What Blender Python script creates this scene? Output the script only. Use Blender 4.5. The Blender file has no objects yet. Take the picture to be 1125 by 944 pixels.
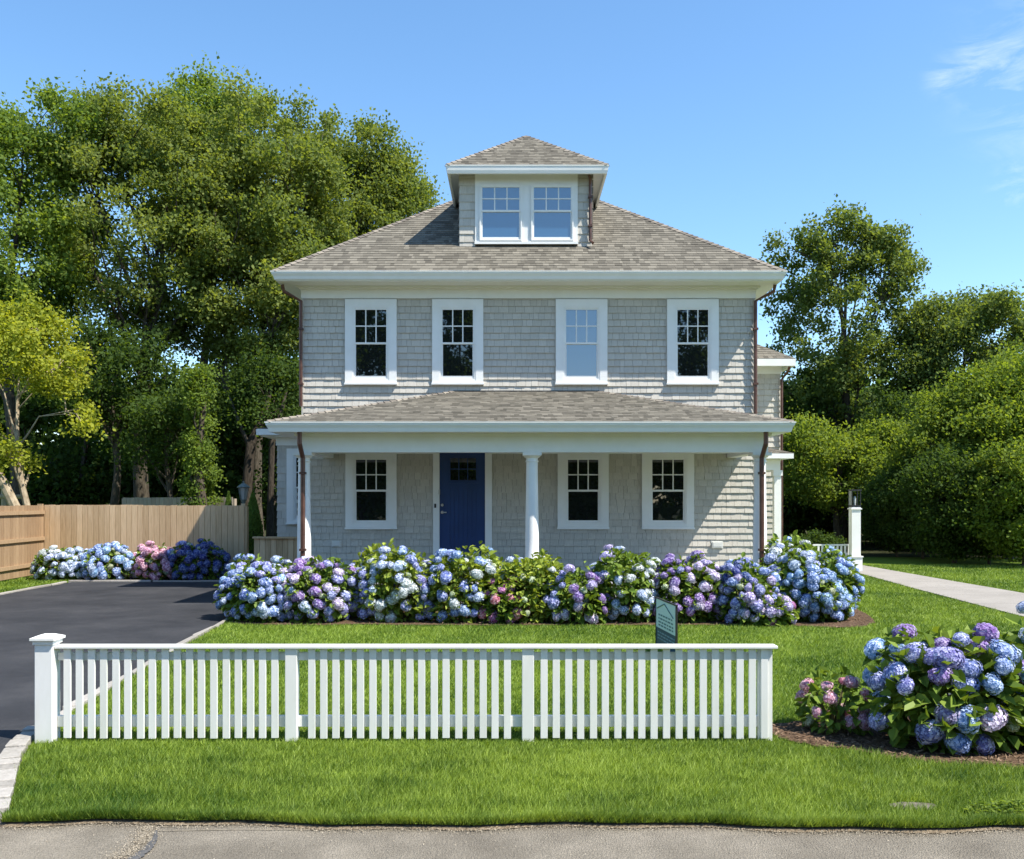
import bpy, math, random
import numpy as np
from mathutils import Vector, Matrix

S = bpy.context.scene
C = S.collection
R = math.radians

# ------------------------------------------------------------------ camera
CAMH = 1.9
FPX = 1040.0
cam_d = bpy.data.cameras.new('camera')
cam = bpy.data.objects.new('camera', cam_d)
C.objects.link(cam)
cam.location = (0, 0, CAMH)
cam.rotation_euler = (R(90), 0, 0)
cam_d.sensor_width = 36.0
cam_d.lens = FPX / 1125.0 * 36.0
cam_d.shift_y = (548 - 472) / 1125.0
cam_d.clip_end = 2000
S.camera = cam

# ------------------------------------------------------------------ light
SUNV = Vector((0.60, -0.30, 1.0)).normalized()        # direction towards the sun
SUN_EL = math.asin(SUNV.z)
SUN_AZ = math.atan2(SUNV.x, SUNV.y)
world = bpy.data.worlds.new('World')
S.world = world
world.use_nodes = True
nt = world.node_tree
nt.nodes.clear()
wo = nt.nodes.new('ShaderNodeOutputWorld')
bg = nt.nodes.new('ShaderNodeBackground')
sky = nt.nodes.new('ShaderNodeTexSky')
sky.sky_type = 'NISHITA'
sky.sun_disc = False
sky.sun_elevation = SUN_EL
sky.sun_rotation = SUN_AZ
sky.altitude = 0
sky.air_density = 1.0
sky.dust_density = 0.25
sky.ozone_density = 3.0
bg.inputs['Strength'].default_value = 0.15
# thin cirrus, placed by direction in the sky
tc = nt.nodes.new('ShaderNodeTexCoord')
def vmath(op, *ins):
    n = nt.nodes.new('ShaderNodeVectorMath'); n.operation = op
    for i, v in enumerate(ins):
        if hasattr(v, 'links'): nt.links.new(v, n.inputs[i])
        else: n.inputs[i].default_value = v
    return n
def wmath(op, a, b=None):
    n = nt.nodes.new('ShaderNodeMath'); n.operation = op
    for i, v in enumerate((a, b)):
        if v is None: continue
        if hasattr(v, 'links'): nt.links.new(v, n.inputs[i])
        else: n.inputs[i].default_value = v
    return n.outputs[0]
nrm = vmath('NORMALIZE', tc.outputs['Generated']).outputs[0]
mp = nt.nodes.new('ShaderNodeMapping')
mp.inputs['Scale'].default_value = (6, 6, 20)
mp.inputs['Rotation'].default_value = (0, R(-14), 0)
nt.links.new(nrm, mp.inputs['Vector'])
nz = nt.nodes.new('ShaderNodeTexNoise')
nz.inputs['Scale'].default_value = 2.2
nz.inputs['Detail'].default_value = 7
nz.inputs['Roughness'].default_value = 0.65
nz.inputs['Distortion'].default_value = 0.9
nt.links.new(mp.outputs[0], nz.inputs['Vector'])
mask = None
for (px, py, rad) in ((1108, 78, 0.055), (1075, 66, 0.03), (1040, 84, 0.022), (1118, 204, 0.028), (1210, 60, 0.12)):
    dv = Vector(((px - 562.5) / FPX, 1.0, (548 - py) / FPX)).normalized()
    dn = vmath('DISTANCE', nrm, tuple(dv)).outputs['Value']
    mr = nt.nodes.new('ShaderNodeMapRange')
    mr.interpolation_type = 'SMOOTHERSTEP'
    mr.inputs['From Min'].default_value = rad * 1.3
    mr.inputs['From Max'].default_value = 0.0
    nt.links.new(dn, mr.inputs['Value'])
    mask = mr.outputs[0] if mask is None else wmath('MAXIMUM', mask, mr.outputs[0])
mr2 = nt.nodes.new('ShaderNodeMapRange')
mr2.inputs['From Min'].default_value = 0.43
mr2.inputs['From Max'].default_value = 0.75
nt.links.new(nz.outputs['Fac'], mr2.inputs['Value'])
cf = wmath('MULTIPLY', wmath('MULTIPLY', mr2.outputs[0], mask), 0.38)
mix = nt.nodes.new('ShaderNodeMix'); mix.data_type = 'RGBA'
nt.links.new(cf, mix.inputs['Factor'])
hsv = nt.nodes.new('ShaderNodeHueSaturation')
hsv.inputs['Saturation'].default_value = 1.12
hsv.inputs['Hue'].default_value = 0.496
hsv.inputs['Value'].default_value = 0.95
nt.links.new(sky.outputs[0], hsv.inputs['Color'])
nt.links.new(hsv.outputs[0], mix.inputs['A'])
mix.inputs['B'].default_value = (4.6, 5.0, 5.5, 1)
nt.links.new(mix.outputs['Result'], bg.inputs['Color'])
nt.links.new(bg.outputs[0], wo.inputs['Surface'])

sun_d = bpy.data.lights.new('sun', 'SUN')
sun_d.energy = 5.0
sun_d.angle = R(0.53)
sun_d.color = (1.0, 0.94, 0.84)
sun = bpy.data.objects.new('sun', sun_d)
C.objects.link(sun)
sun.rotation_euler = (-SUNV).to_track_quat('-Z', 'Y').to_euler()
sun.location = (20, -10, 40)

vs = S.view_settings
vs.view_transform = 'Standard'
vs.look = 'None'
vs.exposure = 0.90
vs.gamma = 1.0
vs.use_curve_mapping = False
S.render.engine = 'CYCLES'
S.cycles.max_bounces = 6
S.cycles.diffuse_bounces = 4
S.cycles.glossy_bounces = 3
S.cycles.transmission_bounces = 4
S.cycles.transparent_max_bounces = 6
S.cycles.caustics_reflective = False
S.cycles.caustics_refractive = False

# ------------------------------------------------------------------ helpers
def px(p, d): return (p - 562.5) * d / FPX
def pz(p, d): return CAMH + (548 - p) * d / FPX

def lin(r, g, b):
    f = lambda c: (c / 255 / 12.92) if c / 255 <= 0.04045 else ((c / 255 + 0.055) / 1.055) ** 2.4
    return (f(r), f(g), f(b))

def mat(name, c1, c2=None, rough=0.7, attr=0.0, nscale=0.0, namp=0.0, stretch=(1, 1, 1), bump=0.0, bscale=None,
        bdist=0.01, spec=0.3, metal=0.0, trans=0.0, ndetail=4, coat=0.0):
    m = bpy.data.materials.new(name)
    m.use_nodes = True
    n = m.node_tree.nodes; l = m.node_tree.links
    p = n['Principled BSDF']
    p.inputs['Roughness'].default_value = rough
    p.inputs['Specular IOR Level'].default_value = spec
    p.inputs['Metallic'].default_value = metal
    p.inputs['Coat Weight'].default_value = coat
    p.inputs['Base Color'].default_value = (*c1, 1)
    if c2 is None: c2 = c1
    co = n.new('ShaderNodeTexCoord')
    mp = n.new('ShaderNodeMapping'); mp.inputs['Scale'].default_value = stretch
    l.new(co.outputs['Object'], mp.inputs['Vector'])
    fac = None
    if attr:
        a = n.new('ShaderNodeAttribute'); a.attribute_name = 'rnd'
        mm = n.new('ShaderNodeMath'); mm.operation = 'MULTIPLY'; mm.inputs[1].default_value = attr
        l.new(a.outputs['Fac'], mm.inputs[0]); fac = mm.outputs[0]
    if namp:
        t = n.new('ShaderNodeTexNoise'); t.inputs['Scale'].default_value = nscale
        t.inputs['Detail'].default_value = ndetail; t.inputs['Roughness'].default_value = 0.6
        l.new(mp.outputs[0], t.inputs['Vector'])
        r_ = n.new('ShaderNodeMapRange'); r_.inputs['From Min'].default_value = 0.32; r_.inputs['From Max'].default_value = 0.68
        r_.inputs['To Max'].default_value = namp
        l.new(t.outputs['Fac'], r_.inputs['Value'])
        if fac is None: fac = r_.outputs[0]
        else:
            ad = n.new('ShaderNodeMath'); ad.operation = 'ADD'
            l.new(fac, ad.inputs[0]); l.new(r_.outputs[0], ad.inputs[1]); fac = ad.outputs[0]
    if fac is not None:
        mx = n.new('ShaderNodeMix'); mx.data_type = 'RGBA'; mx.clamp_factor = True
        l.new(fac, mx.inputs['Factor'])
        mx.inputs['A'].default_value = (*c1, 1); mx.inputs['B'].default_value = (*c2, 1)
        l.new(mx.outputs['Result'], p.inputs['Base Color'])
        colout = mx.outputs['Result']
    else: colout = None
    if bump:
        t2 = n.new('ShaderNodeTexNoise'); t2.inputs['Scale'].default_value = bscale or nscale
        t2.inputs['Detail'].default_value = 5
        l.new(mp.outputs[0], t2.inputs['Vector'])
        b = n.new('ShaderNodeBump'); b.inputs['Strength'].default_value = bump; b.inputs['Distance'].default_value = bdist
        l.new(t2.outputs['Fac'], b.inputs['Height']); l.new(b.outputs[0], p.inputs['Normal'])
    if trans:
        tr = n.new('ShaderNodeBsdfTranslucent')
        if colout:
            g = n.new('ShaderNodeMix'); g.data_type = 'RGBA'; g.blend_type = 'MULTIPLY'; g.inputs['Factor'].default_value = 1
            l.new(colout, g.inputs['A']); g.inputs['B'].default_value = (1.6, 1.5, 0.5, 1)
            l.new(g.outputs['Result'], tr.inputs['Color'])
        else: tr.inputs['Color'].default_value = (*c1, 1)
        ms = n.new('ShaderNodeMixShader'); ms.inputs[0].default_value = trans
        l.new(p.outputs[0], ms.inputs[1]); l.new(tr.outputs[0], ms.inputs[2])
        l.new(ms.outputs[0], n['Material Output'].inputs['Surface'])
    return m

def tag(o, label=None, cat=None, group=None, kind=None):
    if label: o['label'] = label
    if cat: o['category'] = cat
    if group: o['group'] = group
    if kind: o['kind'] = kind
    return o

def empty(name, loc, label, cat, group=None):
    o = bpy.data.objects.new(name, None)
    C.objects.link(o); o.location = loc
    o.empty_display_size = 0.2
    return tag(o, label, cat, group)

def parent_to(o, par):
    if par is None: return
    o.parent = par
    if par.type == 'EMPTY':
        o.matrix_parent_inverse = Matrix.Translation(-Vector(par.location))

class MB:
    def __init__(s): s.v = []; s.f = []; s.r = []
    def add(s, vs, fs, r=0.5):
        b = len(s.v); s.v.extend([tuple(v) for v in vs])
        for f in fs: s.f.append([i + b for i in f]); s.r.append(r)
    def box(s, x0, x1, y0, y1, z0, z1, r=0.5):
        s.add([(x0, y0, z0), (x1, y0, z0), (x1, y1, z0), (x0, y1, z0), (x0, y0, z1), (x1, y0, z1), (x1, y1, z1), (x0, y1, z1)],
              [(3, 2, 1, 0), (4, 5, 6, 7), (0, 1, 5, 4), (1, 2, 6, 5), (2, 3, 7, 6), (3, 0, 4, 7)], r)
    def hexa(s, b, t, r=0.5):
        s.add(list(b) + list(t), [(3, 2, 1, 0), (4, 5, 6, 7), (0, 1, 5, 4), (1, 2, 6, 5), (2, 3, 7, 6), (3, 0, 4, 7)], r)
    def prism(s, poly, z0, z1, r=0.5):
        n = len(poly)
        s.add([(p[0], p[1], z0) for p in poly] + [(p[0], p[1], z1) for p in poly],
              [tuple(range(n))[::-1], tuple(range(n, 2 * n))] + [(i, (i + 1) % n, n + (i + 1) % n, n + i) for i in range(n)], r)
    def tube(s, pts, rads, k=8, r=0.5, cap=True):
        pts = [Vector(p) for p in pts]
        if not hasattr(rads, '__len__'): rads = [rads] * len(pts)
        vs = []; fs = []
        up = Vector((0, 0, 1))
        pu = None
        for i, p in enumerate(pts):
            t = (pts[min(i + 1, len(pts) - 1)] - pts[max(i - 1, 0)]).normalized()
            if pu is None:
                a = up if abs(t.z) < 0.9 else Vector((1, 0, 0))
                pu = t.cross(a).normalized()
            u = (pu - t * pu.dot(t)).normalized(); w = t.cross(u); pu = u
            for j in range(k):
                an = 2 * math.pi * j / k + math.pi / k
                vs.append(p + (u * math.cos(an) + w * math.sin(an)) * rads[i])
        for i in range(len(pts) - 1):
            for j in range(k):
                fs.append((i * k + j, i * k + (j + 1) % k, (i + 1) * k + (j + 1) % k, (i + 1) * k + j))
        if cap:
            fs.append(tuple(range(k))[::-1]); fs.append(tuple(range((len(pts) - 1) * k, len(pts) * k)))
        s.add(vs, fs, r)
    def lathe(s, cx, cy, prof, k=24, r=0.5):
        s.tube([(cx, cy, z) for (_, z) in prof], [q for (q, _) in prof], k, r)
    def build(s, name, m, parent=None, origin=None, smooth=False, bevel=0.0):
        me = bpy.data.meshes.new(name)
        v = s.v
        if origin: v = [(a - origin[0], b - origin[1], c - origin[2]) for a, b, c in v]
        me.from_pydata(v, [], s.f)
        at = me.attributes.new('rnd', 'FLOAT', 'FACE')
        at.data.foreach_set('value', np.array(s.r, dtype=np.float32))
        if m: me.materials.append(m)
        if smooth:
            me.polygons.foreach_set('use_smooth', [True] * len(me.polygons))
            try: me.set_sharp_from_angle(angle=R(40))
            except Exception: pass
        o = bpy.data.objects.new(name, me); C.objects.link(o)
        if origin: o.location = origin
        if bevel:
            b = o.modifiers.new('bevel', 'BEVEL'); b.width = bevel; b.segments = 2; b.limit_method = 'ANGLE'
        parent_to(o, parent)
        return o

def npmesh(name, verts, k, rnd, m, parent=None):
    """verts (N*k,3) of N polygons with k corners each"""
    n = len(verts) // k
    me = bpy.data.meshes.new(name)
    me.vertices.add(len(verts)); me.vertices.foreach_set('co', verts.astype(np.float32).ravel())
    me.loops.add(len(verts)); me.loops.foreach_set('vertex_index', np.arange(len(verts), dtype=np.int32))
    me.polygons.add(n)
    me.polygons.foreach_set('loop_start', np.arange(0, len(verts), k, dtype=np.int32))
    me.polygons.foreach_set('loop_total', np.full(n, k, dtype=np.int32))
    me.update(calc_edges=True)
    at = me.attributes.new('rnd', 'FLOAT', 'FACE'); at.data.foreach_set('value', rnd.astype(np.float32))
    if m: me.materials.append(m)
    o = bpy.data.objects.new(name, me); C.objects.link(o)
    parent_to(o, parent)
    return o

def nrmz(a): return a / np.maximum(np.linalg.norm(a, axis=1, keepdims=True), 1e-6)

def diamonds(c, d, n, L, W):
    d = nrmz(d); s = nrmz(np.cross(d, n))
    L = L[:, None]; W = W[:, None]
    v = np.stack([c - d * L * .5, c + s * W * .5 + d * L * .05, c + d * L * .5, c - s * W * .5 + d * L * .05], 1)
    return v.reshape(-1, 3)

def ovates(c, d, n, L, W, fold=0.25):
    """leaf of two quads folded at the midrib"""
    d = nrmz(d); s = nrmz(np.cross(d, n)); n2 = np.cross(s, d)
    L = L[:, None]; W = W[:, None]
    b = c; t = c + d * L - n2 * L * .12
    l1 = c + d * L * .3 + s * W * .5 + n2 * W * fold; l2 = c + d * L * .7 + s * W * .4 + n2 * W * (fold - .08)
    r1 = c + d * L * .3 - s * W * .5 + n2 * W * fold; r2 = c + d * L * .7 - s * W * .4 + n2 * W * (fold - .08)
    return np.stack([b, l1, l2, t, b, t, r2, r1], 1).reshape(-1, 3)

# ------------------------------------------------------------------ materials
M = {}
M['white'] = mat('white_paint', (0.80, 0.80, 0.78), (0.74, 0.74, 0.71), 0.45, nscale=3, namp=0.8, spec=0.35)
M['vinyl'] = mat('white_vinyl', (0.80, 0.795, 0.78), (0.68, 0.68, 0.63), 0.42, attr=0.4, nscale=7, namp=0.6, stretch=(1, 1, .25), spec=0.45)
M['cedar'] = mat('grey_cedar_shingle', (0.425, 0.40, 0.352), (0.57, 0.54, 0.48), 0.85, attr=0.45, nscale=9, namp=0.45, stretch=(6, 6, 1), bump=0.5, bscale=14, bdist=0.006, spec=0.15)
M['roof'] = mat('asphalt_shingle', (0.046, 0.042, 0.035), (0.225, 0.206, 0.168), 0.95, attr=1.0, nscale=60, namp=0.2, bump=0.5, bscale=180, bdist=0.004, spec=0.1)
M['wallcore'] = mat('wall_sheathing', (0.12, 0.11, 0.10), rough=0.9)
M['ridge'] = mat('ridge_cap', (0.13, 0.115, 0.10), (0.26, 0.23, 0.19), 0.95, attr=1.0, spec=0.1)
M['copper'] = mat('aged_copper', (0.075, 0.035, 0.025), (0.14, 0.068, 0.048), 0.42, nscale=6, namp=1, spec=0.5, metal=0.35)
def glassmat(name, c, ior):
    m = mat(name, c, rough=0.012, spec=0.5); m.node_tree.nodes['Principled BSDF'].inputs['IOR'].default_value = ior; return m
M['glass'] = glassmat('window_glass', (0.010, 0.012, 0.012), 2.1)
M['glass_sky_tint'] = glassmat('window_glass_sky_tint', (0.028, 0.085, 0.17), 2.5)  # blue base colour stands in for sky reflected in these panes
_unused = (lambda *a, **k: None)('window_glass', (0.012, 0.014, 0.013), rough=0.015, spec=0.85, coat=0.4)
M['door'] = mat('navy_door_paint', (0.006, 0.030, 0.115), (0.008, 0.038, 0.145), 0.4, nscale=2, namp=1, spec=0.5)
M['metal'] = mat('brushed_nickel', (0.6, 0.58, 0.55), rough=0.3, metal=1)
M['dark_metal'] = mat('dark_bronze', (0.02, 0.02, 0.022), rough=0.4, spec=0.5)
M['verdigris'] = mat('weathered_green_metal', (0.10, 0.13, 0.12), (0.18, 0.2, 0.18), 0.5, nscale=20, namp=1)
M['lampglass'] = mat('lantern_glass', (0.35, 0.37, 0.36), rough=0.1, spec=0.8)
M['porchfloor'] = mat('porch_floor', (0.30, 0.30, 0.29), rough=0.6)
M['plastic'] = mat('pale_plastic', (0.62, 0.62, 0.58), rough=0.5)
M['fencewood'] = mat('cedar_fence_board', (0.44, 0.29, 0.155), (0.76, 0.545, 0.33), 0.8, attr=0.75, nscale=5, namp=0.5, stretch=(9, 9, .6), bump=0.3, bscale=12, spec=0.15)
M['fencebrown'] = mat('brown_fence_board', (0.24, 0.155, 0.09), (0.40, 0.28, 0.17), 0.8, attr=0.75, nscale=5, namp=0.5, stretch=(9, 9, .6), bump=0.3, bscale=12, spec=0.15)
M['fencegrey'] = mat('weathered_fence_board', (0.30, 0.25, 0.19), (0.42, 0.36, 0.28), 0.85, attr=0.7, nscale=6, namp=0.4, stretch=(8, 8, .6), spec=0.1)
M['bark'] = mat('brown_bark', (0.045, 0.036, 0.026), (0.11, 0.095, 0.072), 0.9, nscale=5, namp=1, stretch=(4, 4, 1), bump=0.8, bdist=0.03, spec=0.1)
M['darkbark'] = mat('dark_bark', (0.030, 0.024, 0.018), (0.075, 0.062, 0.048), 0.9, nscale=5, namp=1, stretch=(4, 4, 1), bump=0.8, bdist=0.03, spec=0.1)
M['palebark'] = mat('pale_bark', (0.22, 0.17, 0.11), (0.42, 0.35, 0.25), 0.85, nscale=6, namp=1, stretch=(2, 2, 1), bump=0.5, bdist=0.02, spec=0.1)
M['stem'] = mat('green_stem', (0.10, 0.10, 0.035), (0.16, 0.12, 0.06), 0.7, nscale=10, namp=1)
M['granite'] = mat('granite_block', (0.20, 0.185, 0.16), (0.38, 0.355, 0.32), 0.85, attr=0.6, nscale=30, namp=0.5, bump=0.8, bscale=40)
M['mulch'] = mat('bark_mulch', (0.030, 0.018, 0.011), (0.17, 0.11, 0.07), 0.95, nscale=34, namp=1.0, bump=1.0, bscale=40, bdist=0.03, spec=0.1)
M['chip'] = mat('mulch_chip', (0.05, 0.03, 0.018), (0.26, 0.18, 0.12), 0.9, attr=1.0, spec=0.1)
M['blade'] = mat('grass_blade', (0.040, 0.098, 0.010), (0.275, 0.365, 0.058), 0.55, attr=1.0, spec=0.25, trans=0.3)

def leafmat(name, a, b, tr=0.48, rough=0.65):
    return mat(name, a, b, rough, attr=1.0, spec=0.08, trans=tr)
M['lf_olive'] = leafmat('olive_maple_leaf', (0.102, 0.148, 0.034), (0.235, 0.278, 0.082))
M['lf_mid'] = leafmat('green_maple_leaf', (0.090, 0.150, 0.030), (0.21, 0.285, 0.060))
M['lf_dark_shade'] = leafmat('dark_shaded_leaf', (0.032, 0.062, 0.016), (0.095, 0.150, 0.036))  # dark foliage; for the understorey, deep shade is painted in as leaf colour
M['lf_yellow'] = leafmat('yellow_green_leaf', (0.16, 0.21, 0.028), (0.40, 0.42, 0.06))
M['lf_right'] = leafmat('oak_leaf', (0.080, 0.126, 0.034), (0.185, 0.232, 0.072))
M['lf_gold'] = leafmat('golden_green_leaf', (0.095, 0.15, 0.026), (0.225, 0.29, 0.055))
M['lf_cedar'] = leafmat('arborvitae_foliage', (0.09, 0.15, 0.03), (0.20, 0.30, 0.06), 0.15)  # leaf colour brightened to stand in for sun the house blocks
M['lf_hyd'] = leafmat('hydrangea_leaf', (0.055, 0.11, 0.02), (0.22, 0.30, 0.05), 0.25, 0.4)
M['lf_hydl'] = leafmat('pale_hydrangea_leaf', (0.10, 0.16, 0.025), (0.34, 0.40, 0.07), 0.25, 0.4)

def ground_mat(name, stops, scale1, scale2, bump, bscale, rough=0.95, scalebig=None, stretch=(1, 1, 1)):
    m = bpy.data.materials.new(name); m.use_nodes = True
    n = m.node_tree.nodes; l = m.node_tree.links; p = n['Principled BSDF']
    p.inputs['Roughness'].default_value = rough; p.inputs['Specular IOR Level'].default_value = 0.15
    co = n.new('ShaderNodeTexCoord'); mp = n.new('ShaderNodeMapping'); mp.inputs['Scale'].default_value = stretch
    l.new(co.outputs['Object'], mp.inputs['Vector'])
    outs = []
    for sc, w in ((scale1, .5), (scale2, .5)):
        t = n.new('ShaderNodeTexNoise'); t.inputs['Scale'].default_value = sc; t.inputs['Detail'].default_value = 8
        t.inputs['Roughness'].default_value = 0.7
        l.new(mp.outputs[0], t.inputs['Vector']); outs.append(t.outputs['Fac'])
    a = n.new('ShaderNodeMath'); a.operation = 'ADD'; l.new(outs[0], a.inputs[0]); l.new(outs[1], a.inputs[1])
    b = n.new('ShaderNodeMath'); b.operation = 'MULTIPLY'; l.new(a.outputs[0], b.inputs[0]); b.inputs[1].default_value = 0.5
    rp = n.new('ShaderNodeValToRGB'); l.new(b.outputs[0], rp.inputs['Fac'])
    e = rp.color_ramp.elements
    e[0].position = stops[0][0]; e[0].color = (*stops[0][1], 1)
    e[1].position = stops[-1][0]; e[1].color = (*stops[-1][1], 1)
    for q, c in stops[1:-1]:
        z = e.new(q); z.color = (*c, 1)
    l.new(rp.outputs[0], p.inputs['Base Color'])
    t = n.new('ShaderNodeTexNoise'); t.inputs['Scale'].default_value = bscale; t.inputs['Detail'].default_value = 4
    l.new(mp.outputs[0], t.inputs['Vector'])
    bp = n.new('ShaderNodeBump'); bp.inputs['Strength'].default_value = bump; bp.inputs['Distance'].default_value = 0.02
    l.new(t.outputs['Fac'], bp.inputs['Height']); l.new(bp.outputs[0], p.inputs['Normal'])
    return m
M['lawn'] = ground_mat('lawn_turf', [(0.33, (0.05, 0.085, 0.008)), (0.5, (0.105, 0.165, 0.014)), (0.66, (0.17, 0.22, 0.028))], 0.8, 30, 0.6, 60)
M['forest'] = ground_mat('leaf_litter', [(0.35, (0.012, 0.012, 0.006)), (0.5, (0.03, 0.035, 0.012)), (0.65, (0.06, 0.05, 0.025))], 0.8, 12, 0.7, 20)
M['asphalt'] = ground_mat('dark_asphalt', [(0.38, (0.022, 0.023, 0.026)), (0.5, (0.035, 0.036, 0.040)), (0.62, (0.056, 0.056, 0.059))], 0.9, 90, 0.35, 220, 0.8)
M['road'] = ground_mat('worn_road_asphalt', [(0.34, (0.125, 0.108, 0.085)), (0.5, (0.215, 0.19, 0.15)), (0.66, (0.34, 0.30, 0.24))], 1.6, 65, 1.0, 110)
M['walk'] = ground_mat('concrete_walk', [(0.3, (0.20, 0.185, 0.165)), (0.5, (0.27, 0.25, 0.225)), (0.7, (0.34, 0.315, 0.285))], 1.0, 40, 0.3, 80)
M['tar'] = mat('crack_sealer', (0.06, 0.06, 0.06), (0.11, 0.105, 0.1), 0.7, nscale=30, namp=1)
M['sand'] = mat('sandy_wear', (0.15, 0.13, 0.10), (0.27, 0.23, 0.165), 0.95, nscale=60, namp=1)
M['stone'] = mat('flat_fieldstone', (0.07, 0.06, 0.045), (0.17, 0.15, 0.12), 0.9, nscale=20, namp=1, bump=0.5)

# ------------------------------------------------------------------ ground and setting
def struct(o): o['kind'] = 'structure'; return o
def sheet(name, poly, z, m, thick=0.0):
    mb = MB()
    if thick: mb.prism(poly, z - thick, z)
    else: mb.add([(p[0], p[1], z) for p in poly], [tuple(range(len(poly)))])
    return struct(mb.build(name, m))

GRASS_EDGE = 5.58
def edge_y(x): return 5.60 - 0.018 * (x + 3) + 0.035 * math.sin(x * 2.3) + 0.02 * math.sin(x * 7.1)
# whole ground sheet reaches the horizon
sheet('ground', [(-400, -400), (400, -400), (400, 700), (-400, 700)], -0.06, M['forest'])
sheet('road', [(-60, -2.5), (60, -2.5), (60, 6.4), (-60, 6.4)], -0.03, M['road'])
# driveway: flares out to the road at the front
drive = [(-10.0, 21.55), (-10.1, 18.3), (-10.1, 12), (-10.1, 7.2), (-10.4, 6.2), (-11, 5.4), (-3.0, 5.35), (-3.35, 6.0), (-3.60, 6.6), (-3.86, 7.4), (-4.0, 8.5), (-4.15, 10.2), (-4.30, 12.2), (-4.49, 14.75), (-4.49, 21.55)]
sheet('driveway', drive, 0.004, M['asphalt'], 0.03)
lawn_front = [(x, edge_y(x)) for x in np.linspace(-3.0, 30, 120)]
LX = {'curb': [(-3.02, 5.62), (-3.31, 6.29), (-3.52, 6.77), (-3.68, 7.2), (-3.80, 7.6), (-3.93, 8.5), (-4.08, 10.2), (-4.23, 12.2), (-4.41, 14.75), (-4.42, 21.6)]}
lawn_poly = lawn_front + [(30, 29.5), (9, 31), (-11.3, 31), (-11.3, 23.5), (-4.42, 23.5)] + LX['curb'][::-1][:-1]
sheet('lawn', lawn_poly, -0.0, M['lawn'])
sheet('side_lawn', [(-10.1, 6.2), (-10.1, 21.55), (-10.1, 24.0), (-26, 24.0), (-26, 6.2)], -0.004, M['lawn'])
# concrete walk on the right, running back to the lamp post
walk_l = [(8.0, 11), (8.16, 15.1), (8.45, 20), (8.75, 23.6), (8.95, 27.5)]
walk_r = [(10.3, 11), (10.2, 18.8), (10.05, 22), (9.9, 26.9), (9.9, 27.5)]
wp = walk_l + walk_r[::-1]
mbw = MB()
def interp(pl, y):
    for a, b in zip(pl[:-1], pl[1:]):
        if a[1] <= y <= b[1]: return a[0] + (b[0] - a[0]) * (y - a[1]) / (b[1] - a[1])
    return pl[-1][0]
ys = np.arange(11.0, 27.4, 1.5)
for i, y in enumerate(ys):
    y1 = min(y + 1.488, 27.4)
    mbw.prism([(interp(walk_l, y), y), (interp(walk_r, y), y), (interp(walk_r, y1), y1), (interp(walk_l, y1), y1)], -0.02, 0.022, random.random())
struct(mbw.build('walkway', M['walk']))

# kerb of pale stone along the driveway
rng = random.Random(4)
def kerb(name, pts, w, step, z, gap=0.012, z0=-0.05, w2=None):
    mb = MB()
    P = [Vector((p[0], p[1], 0)) for p in pts]
    segs = []
    for a, b in zip(P[:-1], P[1:]):
        n = max(1, round((b - a).length / step))
        for i in range(n): segs.append((a.lerp(b, i / n), a.lerp(b, (i + 1) / n)))
    for k_, (a, b) in enumerate(segs):
        t = (b - a).normalized(); s = Vector((t.y, -t.x, 0)) * (w + ((w2 or w) - w) * k_ / max(1, len(segs) - 1)) * .5
        a2 = a + t * gap * .5; b2 = b - t * gap * .5
        j = lambda: Vector((rng.uniform(-.006, .006), rng.uniform(-.006, .006), 0)) * (step / .2)
        zz = z + rng.uniform(-.008, .008)
        q = [a2 - s + j(), a2 + s + j(), b2 + s + j(), b2 - s + j()]
        mb.hexa([(v.x, v.y, z0) for v in q], [(v.x, v.y, zz) for v in q], rng.random())
    return struct(mb.build(name, M['granite'], bevel=0.006))
kerb('driveway_kerb', [(-4.45, 21.6), (-4.45, 14.75), (-4.27, 12.2), (-4.11, 10.2), (-3.97, 8.5), (-3.83, 7.75)], 0.08, 0.9, 0.035)
kerb('driveway_kerb', [(-3.90, 7.72), (-3.79, 7.3), (-3.66, 6.9), (-3.50, 6.5), (-3.30, 6.05), (-3.14, 5.66)], 0.11, 0.17, 0.045, w2=0.22)
kerb('driveway_kerb', [(-10.12, 17.0), (-10.12, 18.3), (-10.15, 21.55)], 0.09, 0.9, 0.03)
kerb('driveway_kerb', [(-10.1, 21.62), (-4.45, 21.62)], 0.09, 0.9, 0.035)

# crack and sandy wear on the road edge
def ribbon(name, pts, ws, z, m, rag=.25):
    mb = MB(); vs = []; r = random.Random(len(pts))
    P0 = [Vector((p[0], p[1], 0)) for p in pts]
    P = []; W = []
    for i in range(len(P0) - 1):
        for k in range(14): P.append(P0[i].lerp(P0[i + 1], k / 14)); W.append(ws[i] + (ws[i + 1] - ws[i]) * k / 14)
    P.append(P0[-1]); W.append(ws[-1])
    for i, p in enumerate(P):
        t = (P[min(i + 1, len(P) - 1)] - P[max(i - 1, 0)]).normalized(); s = Vector((-t.y, t.x, 0)) * W[i] * .5
        vs += [(p + s * r.uniform(1 - rag, 1 + rag)).to_tuple()[:2] + (z,), (p - s * r.uniform(1 - rag, 1 + rag)).to_tuple()[:2] + (z,)]
    mb.add(vs, [(2 * i, 2 * i + 1, 2 * i + 3, 2 * i + 2) for i in range(len(P) - 1)])
    return struct(mb.build(name, m))
g = lambda a, b: (px(a, 1976 / (b - 548)), 1976 / (b - 548))
ribbon('crack_sealer', [g(172, 908), g(170, 918), g(162, 928), g(148, 938), g(132, 948), g(116, 960)], [.01, .03, .055, .06, .06, .05], -0.022, M['tar'])
ribbon('sandy_crack', [g(162, 903), g(158, 916), g(146, 928), g(130, 938), g(112, 950)], [.05, .05, .04, .03, .02], -0.026, M['sand'], .7)
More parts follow.
